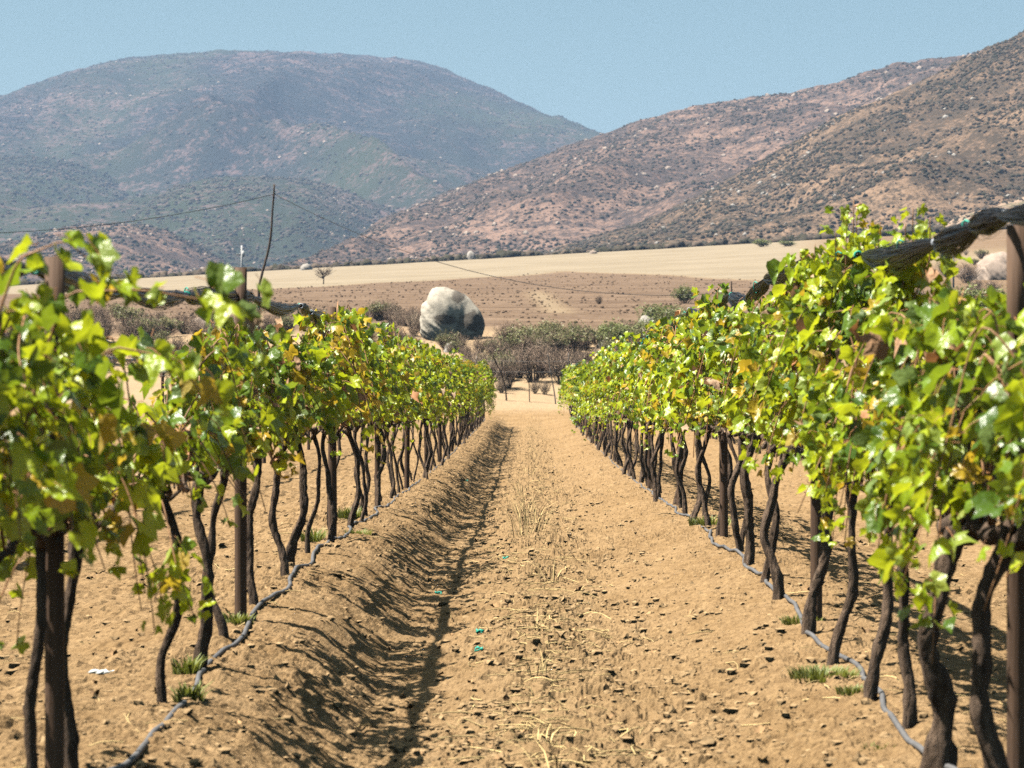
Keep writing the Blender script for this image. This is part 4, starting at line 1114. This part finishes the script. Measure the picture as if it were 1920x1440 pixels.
# crooked power pole with its cable
pd_ = 135.0
stick([(484, 545), (487, 530), (493, 505), (503, 470), (509, 430), (510, 400), (513, 370), (514, 345)], pd_, .075, .04, 'crooked branch pole carrying a black cable above the thicket', 'dark_wood', 'cable_pole', 'pole', None)
stick([(1372, 575), (1371.5, 550), (1371, 527)], 128.0, .04, .03, 'short thin stick rising above the right vines', 'dark_wood', 'cable_stick', 'stick', None)
def cable(p0, p1, sag, label):
    t = np.linspace(0, 1, 40); a = np.array(p0); b = np.array(p1)
    P = a + (b - a) * t[:, None]; P[:, 2] -= sag * 4 * t * (1 - t)
    mb = MB(); mb.tube(P, 0.016, 5); tag(mb.build('power_cable', M['cable']), label, 'cable', 'cables of the crooked pole')
cable(at(513, 363, pd_), at(1372, 548, 128.0), 1.75, 'black cable sagging from the crooked pole down to the right')
cable(at(513, 364, pd_), at(-60, 438, 125), 0.42, 'black cable running from the crooked pole to the left edge')

# slim concrete poles
def util_pole(px, py0, py1, d, r, label, arm=True):
    a = at(px, py0, d); b = at(px, py1, d); h = b.z - a.z
    e = link('utility_pole', None, None, a); tag(e, label, 'pole', 'slim grey utility poles')
    mb = MB(); mb.tube([(0, 0, -1.5), (0, 0, h * .5), (0, 0, h)], [r * 1.2, r, r * .8], 8); mb.build('shaft', M['concrete'], e)
    if arm:
        mb = MB(); mb.tube([(-0.9, 0, h - 1.6), (0.1, 0, h - 1.5), (0.3, 0, h - 1.5)], .07, 5); mb.build('crossarm', M['dark_wood'], e)
        mb = MB(); mb.tube([(0.25, 0, h - 1.9), (0.25, 0, h - 0.9)], [.22, .22], 8); mb.build('transformer', M['concrete'], e)
        for q in (-.8, -.4):
            mb = MB(); mb.tube([(q, 0, h - 1.6), (q, 0, h - 1.3)], [.06, .05], 6); mb.build('insulator', M['concrete'], e)
util_pole(453, 520, 460, 446, .17, 'slim grey utility pole with a small crossarm at the field edge')
util_pole(1787, 520, 440, 200, .065, 'slim grey pole under the net roll at the right', False)

# small bare tree at the field
bt = link('bare_tree', None, None, at(606, 527, 260)); bt.location.z = gz1(bt.location.x, 260); tag(bt, 'tiny leafless tree standing at the edge of the brown field', 'tree')
r_ = np.random.default_rng(4); mb = MB(); mb.tube([(0, 0, -.2), (0.05, 0, .5), (-.05, 0, .9)], [.07, .05, .04], 6); mb.build('trunk', M['dark_wood'], bt)
mb = MB()
for k in range(26):
    a = r_.random() * 6.28; e_ = np.array([math.cos(a) * r_.uniform(.4, 1.1), math.sin(a) * r_.uniform(.4, 1.0), r_.uniform(1.0, 1.7)])
    s_ = np.array([0, 0, r_.uniform(.5, .9)]); mb.tube([s_, (s_ + e_) / 2 + r_.normal(size=3) * .1, e_], [.03, .02, .01], 4)
    for j in range(5):
        q = s_ + (e_ - s_) * r_.uniform(.4, 1); mb.tube([q, q + r_.normal(size=3) * .22], [.014, .006], 3)
mb.build('crown', M['dark_wood'], bt)

# scrub line along the far field edge, and tufts and clods in the fields
def gen_edge(r_, n):
    px = r_.uniform(-200, 2100, n); D = 428 + 16 * r_.random(n); X = (px - VX) * D / F
    S = r_.uniform(0.35, 1.0, n) * (1 + 0.5 * perlin(X * .15, D * 0, 61))
    return X, D, np.clip(S, .3, 1.4)
scatter_stuff('field_edge_scrub', 'low dark scrub line along the far edge of the pale field', 'scrub', 1500, gen_edge, [lumpy(2, 700 + k, .8, .3) for k in range(6)], M['hill_shrub'], 62, 0.1)
def gen_band(r_, n):
    px = r_.uniform(1530, 2150, n); D = 425 + 45 * r_.random(n); X = (px - VX) * D / F
    return X, D, r_.uniform(0.4, 1.3, n)
scatter_stuff('foothill_scrub', 'olive scrub band below the pale foothill at the right', 'scrub', 1400, gen_band, [lumpy(1, 720 + k, .8, .3) for k in range(6)], M['hill_shrub'], 63, 0.1)
def gen_field(r_, n):
    u = r_.random(n); D = 132 * (330 / 132) ** u; px = r_.uniform(100, 1900, n); X = (px - VX) * D / F
    t_ = X / D; db_ = np.interp(t_, [-.3, -.1, -.038, .014, .068, .102, .15, .3], [200, 230, 275, 300, 250, 218, 190, 160])
    k = (D < db_ + 3) & (perlin(X * .25, D * .12, 64) + r_.normal(size=n) * .3 > -.1)
    return X[k], D[k], (0.025 + 0.085 * r_.random(n) ** 3)[k]
M['field_clod'] = simple('field_clod', (0.12, 0.082, 0.057), 0.97, 0.3, 0.6, spec=0.03, obj=False, tint=0.5)
scatter_stuff('field_clods', 'dark clods and stubble tufts over the brown field', 'clods', 12000, gen_field, [lumpy(1, 730 + k, .8, .3) for k in range(6)], M['field_clod'], 65, 0.1)
for k, (px, d, h, w, lab) in enumerate([(1428, 385, 1.0, 2.2, 'wide low green bush alone on the pale field'), (1475, 380, .7, 3.0, 'flatter green bush beside the lone field bush'), (1124, 165, .55, 1.0, 'brown tuft standing in the brown field')]):
    bush_px(px, d, h, 'green' if k < 2 else 'brown', lab, w, 'field_bush')

# ------------------------------------------------------------------ haze
mh = bpy.data.materials.new('haze'); mh.use_nodes = True; nt = mh.node_tree; nt.nodes.clear()
out = nt.nodes.new('ShaderNodeOutputMaterial'); pv = nt.nodes.new('ShaderNodeVolumePrincipled')
pv.inputs['Color'].default_value = (0.46, 0.66, 1.0, 1); pv.inputs['Density'].default_value = 0.00016; pv.inputs['Anisotropy'].default_value = 0.0
nt.links.new(pv.outputs[0], out.inputs['Volume'])
mb = MB()
x0, x1, y0, y1, z0, z1 = -9500, 9500, -100, 9500, -40, 415
c8 = [(x0, y0, z0), (x1, y0, z0), (x1, y1, z0), (x0, y1, z0), (x0, y0, z1), (x1, y0, z1), (x1, y1, z1), (x0, y1, z1)]
mb.add(c8, [(0, 2, 1), (0, 3, 2), (4, 5, 6), (4, 6, 7), (0, 1, 5), (0, 5, 4), (1, 2, 6), (1, 6, 5), (2, 3, 7), (2, 7, 6), (3, 0, 4), (3, 4, 7)])
hz = mb.build('haze', mh, smooth=False); tag(hz, 'thin blue haze in the valley air', 'haze', kind='stuff')
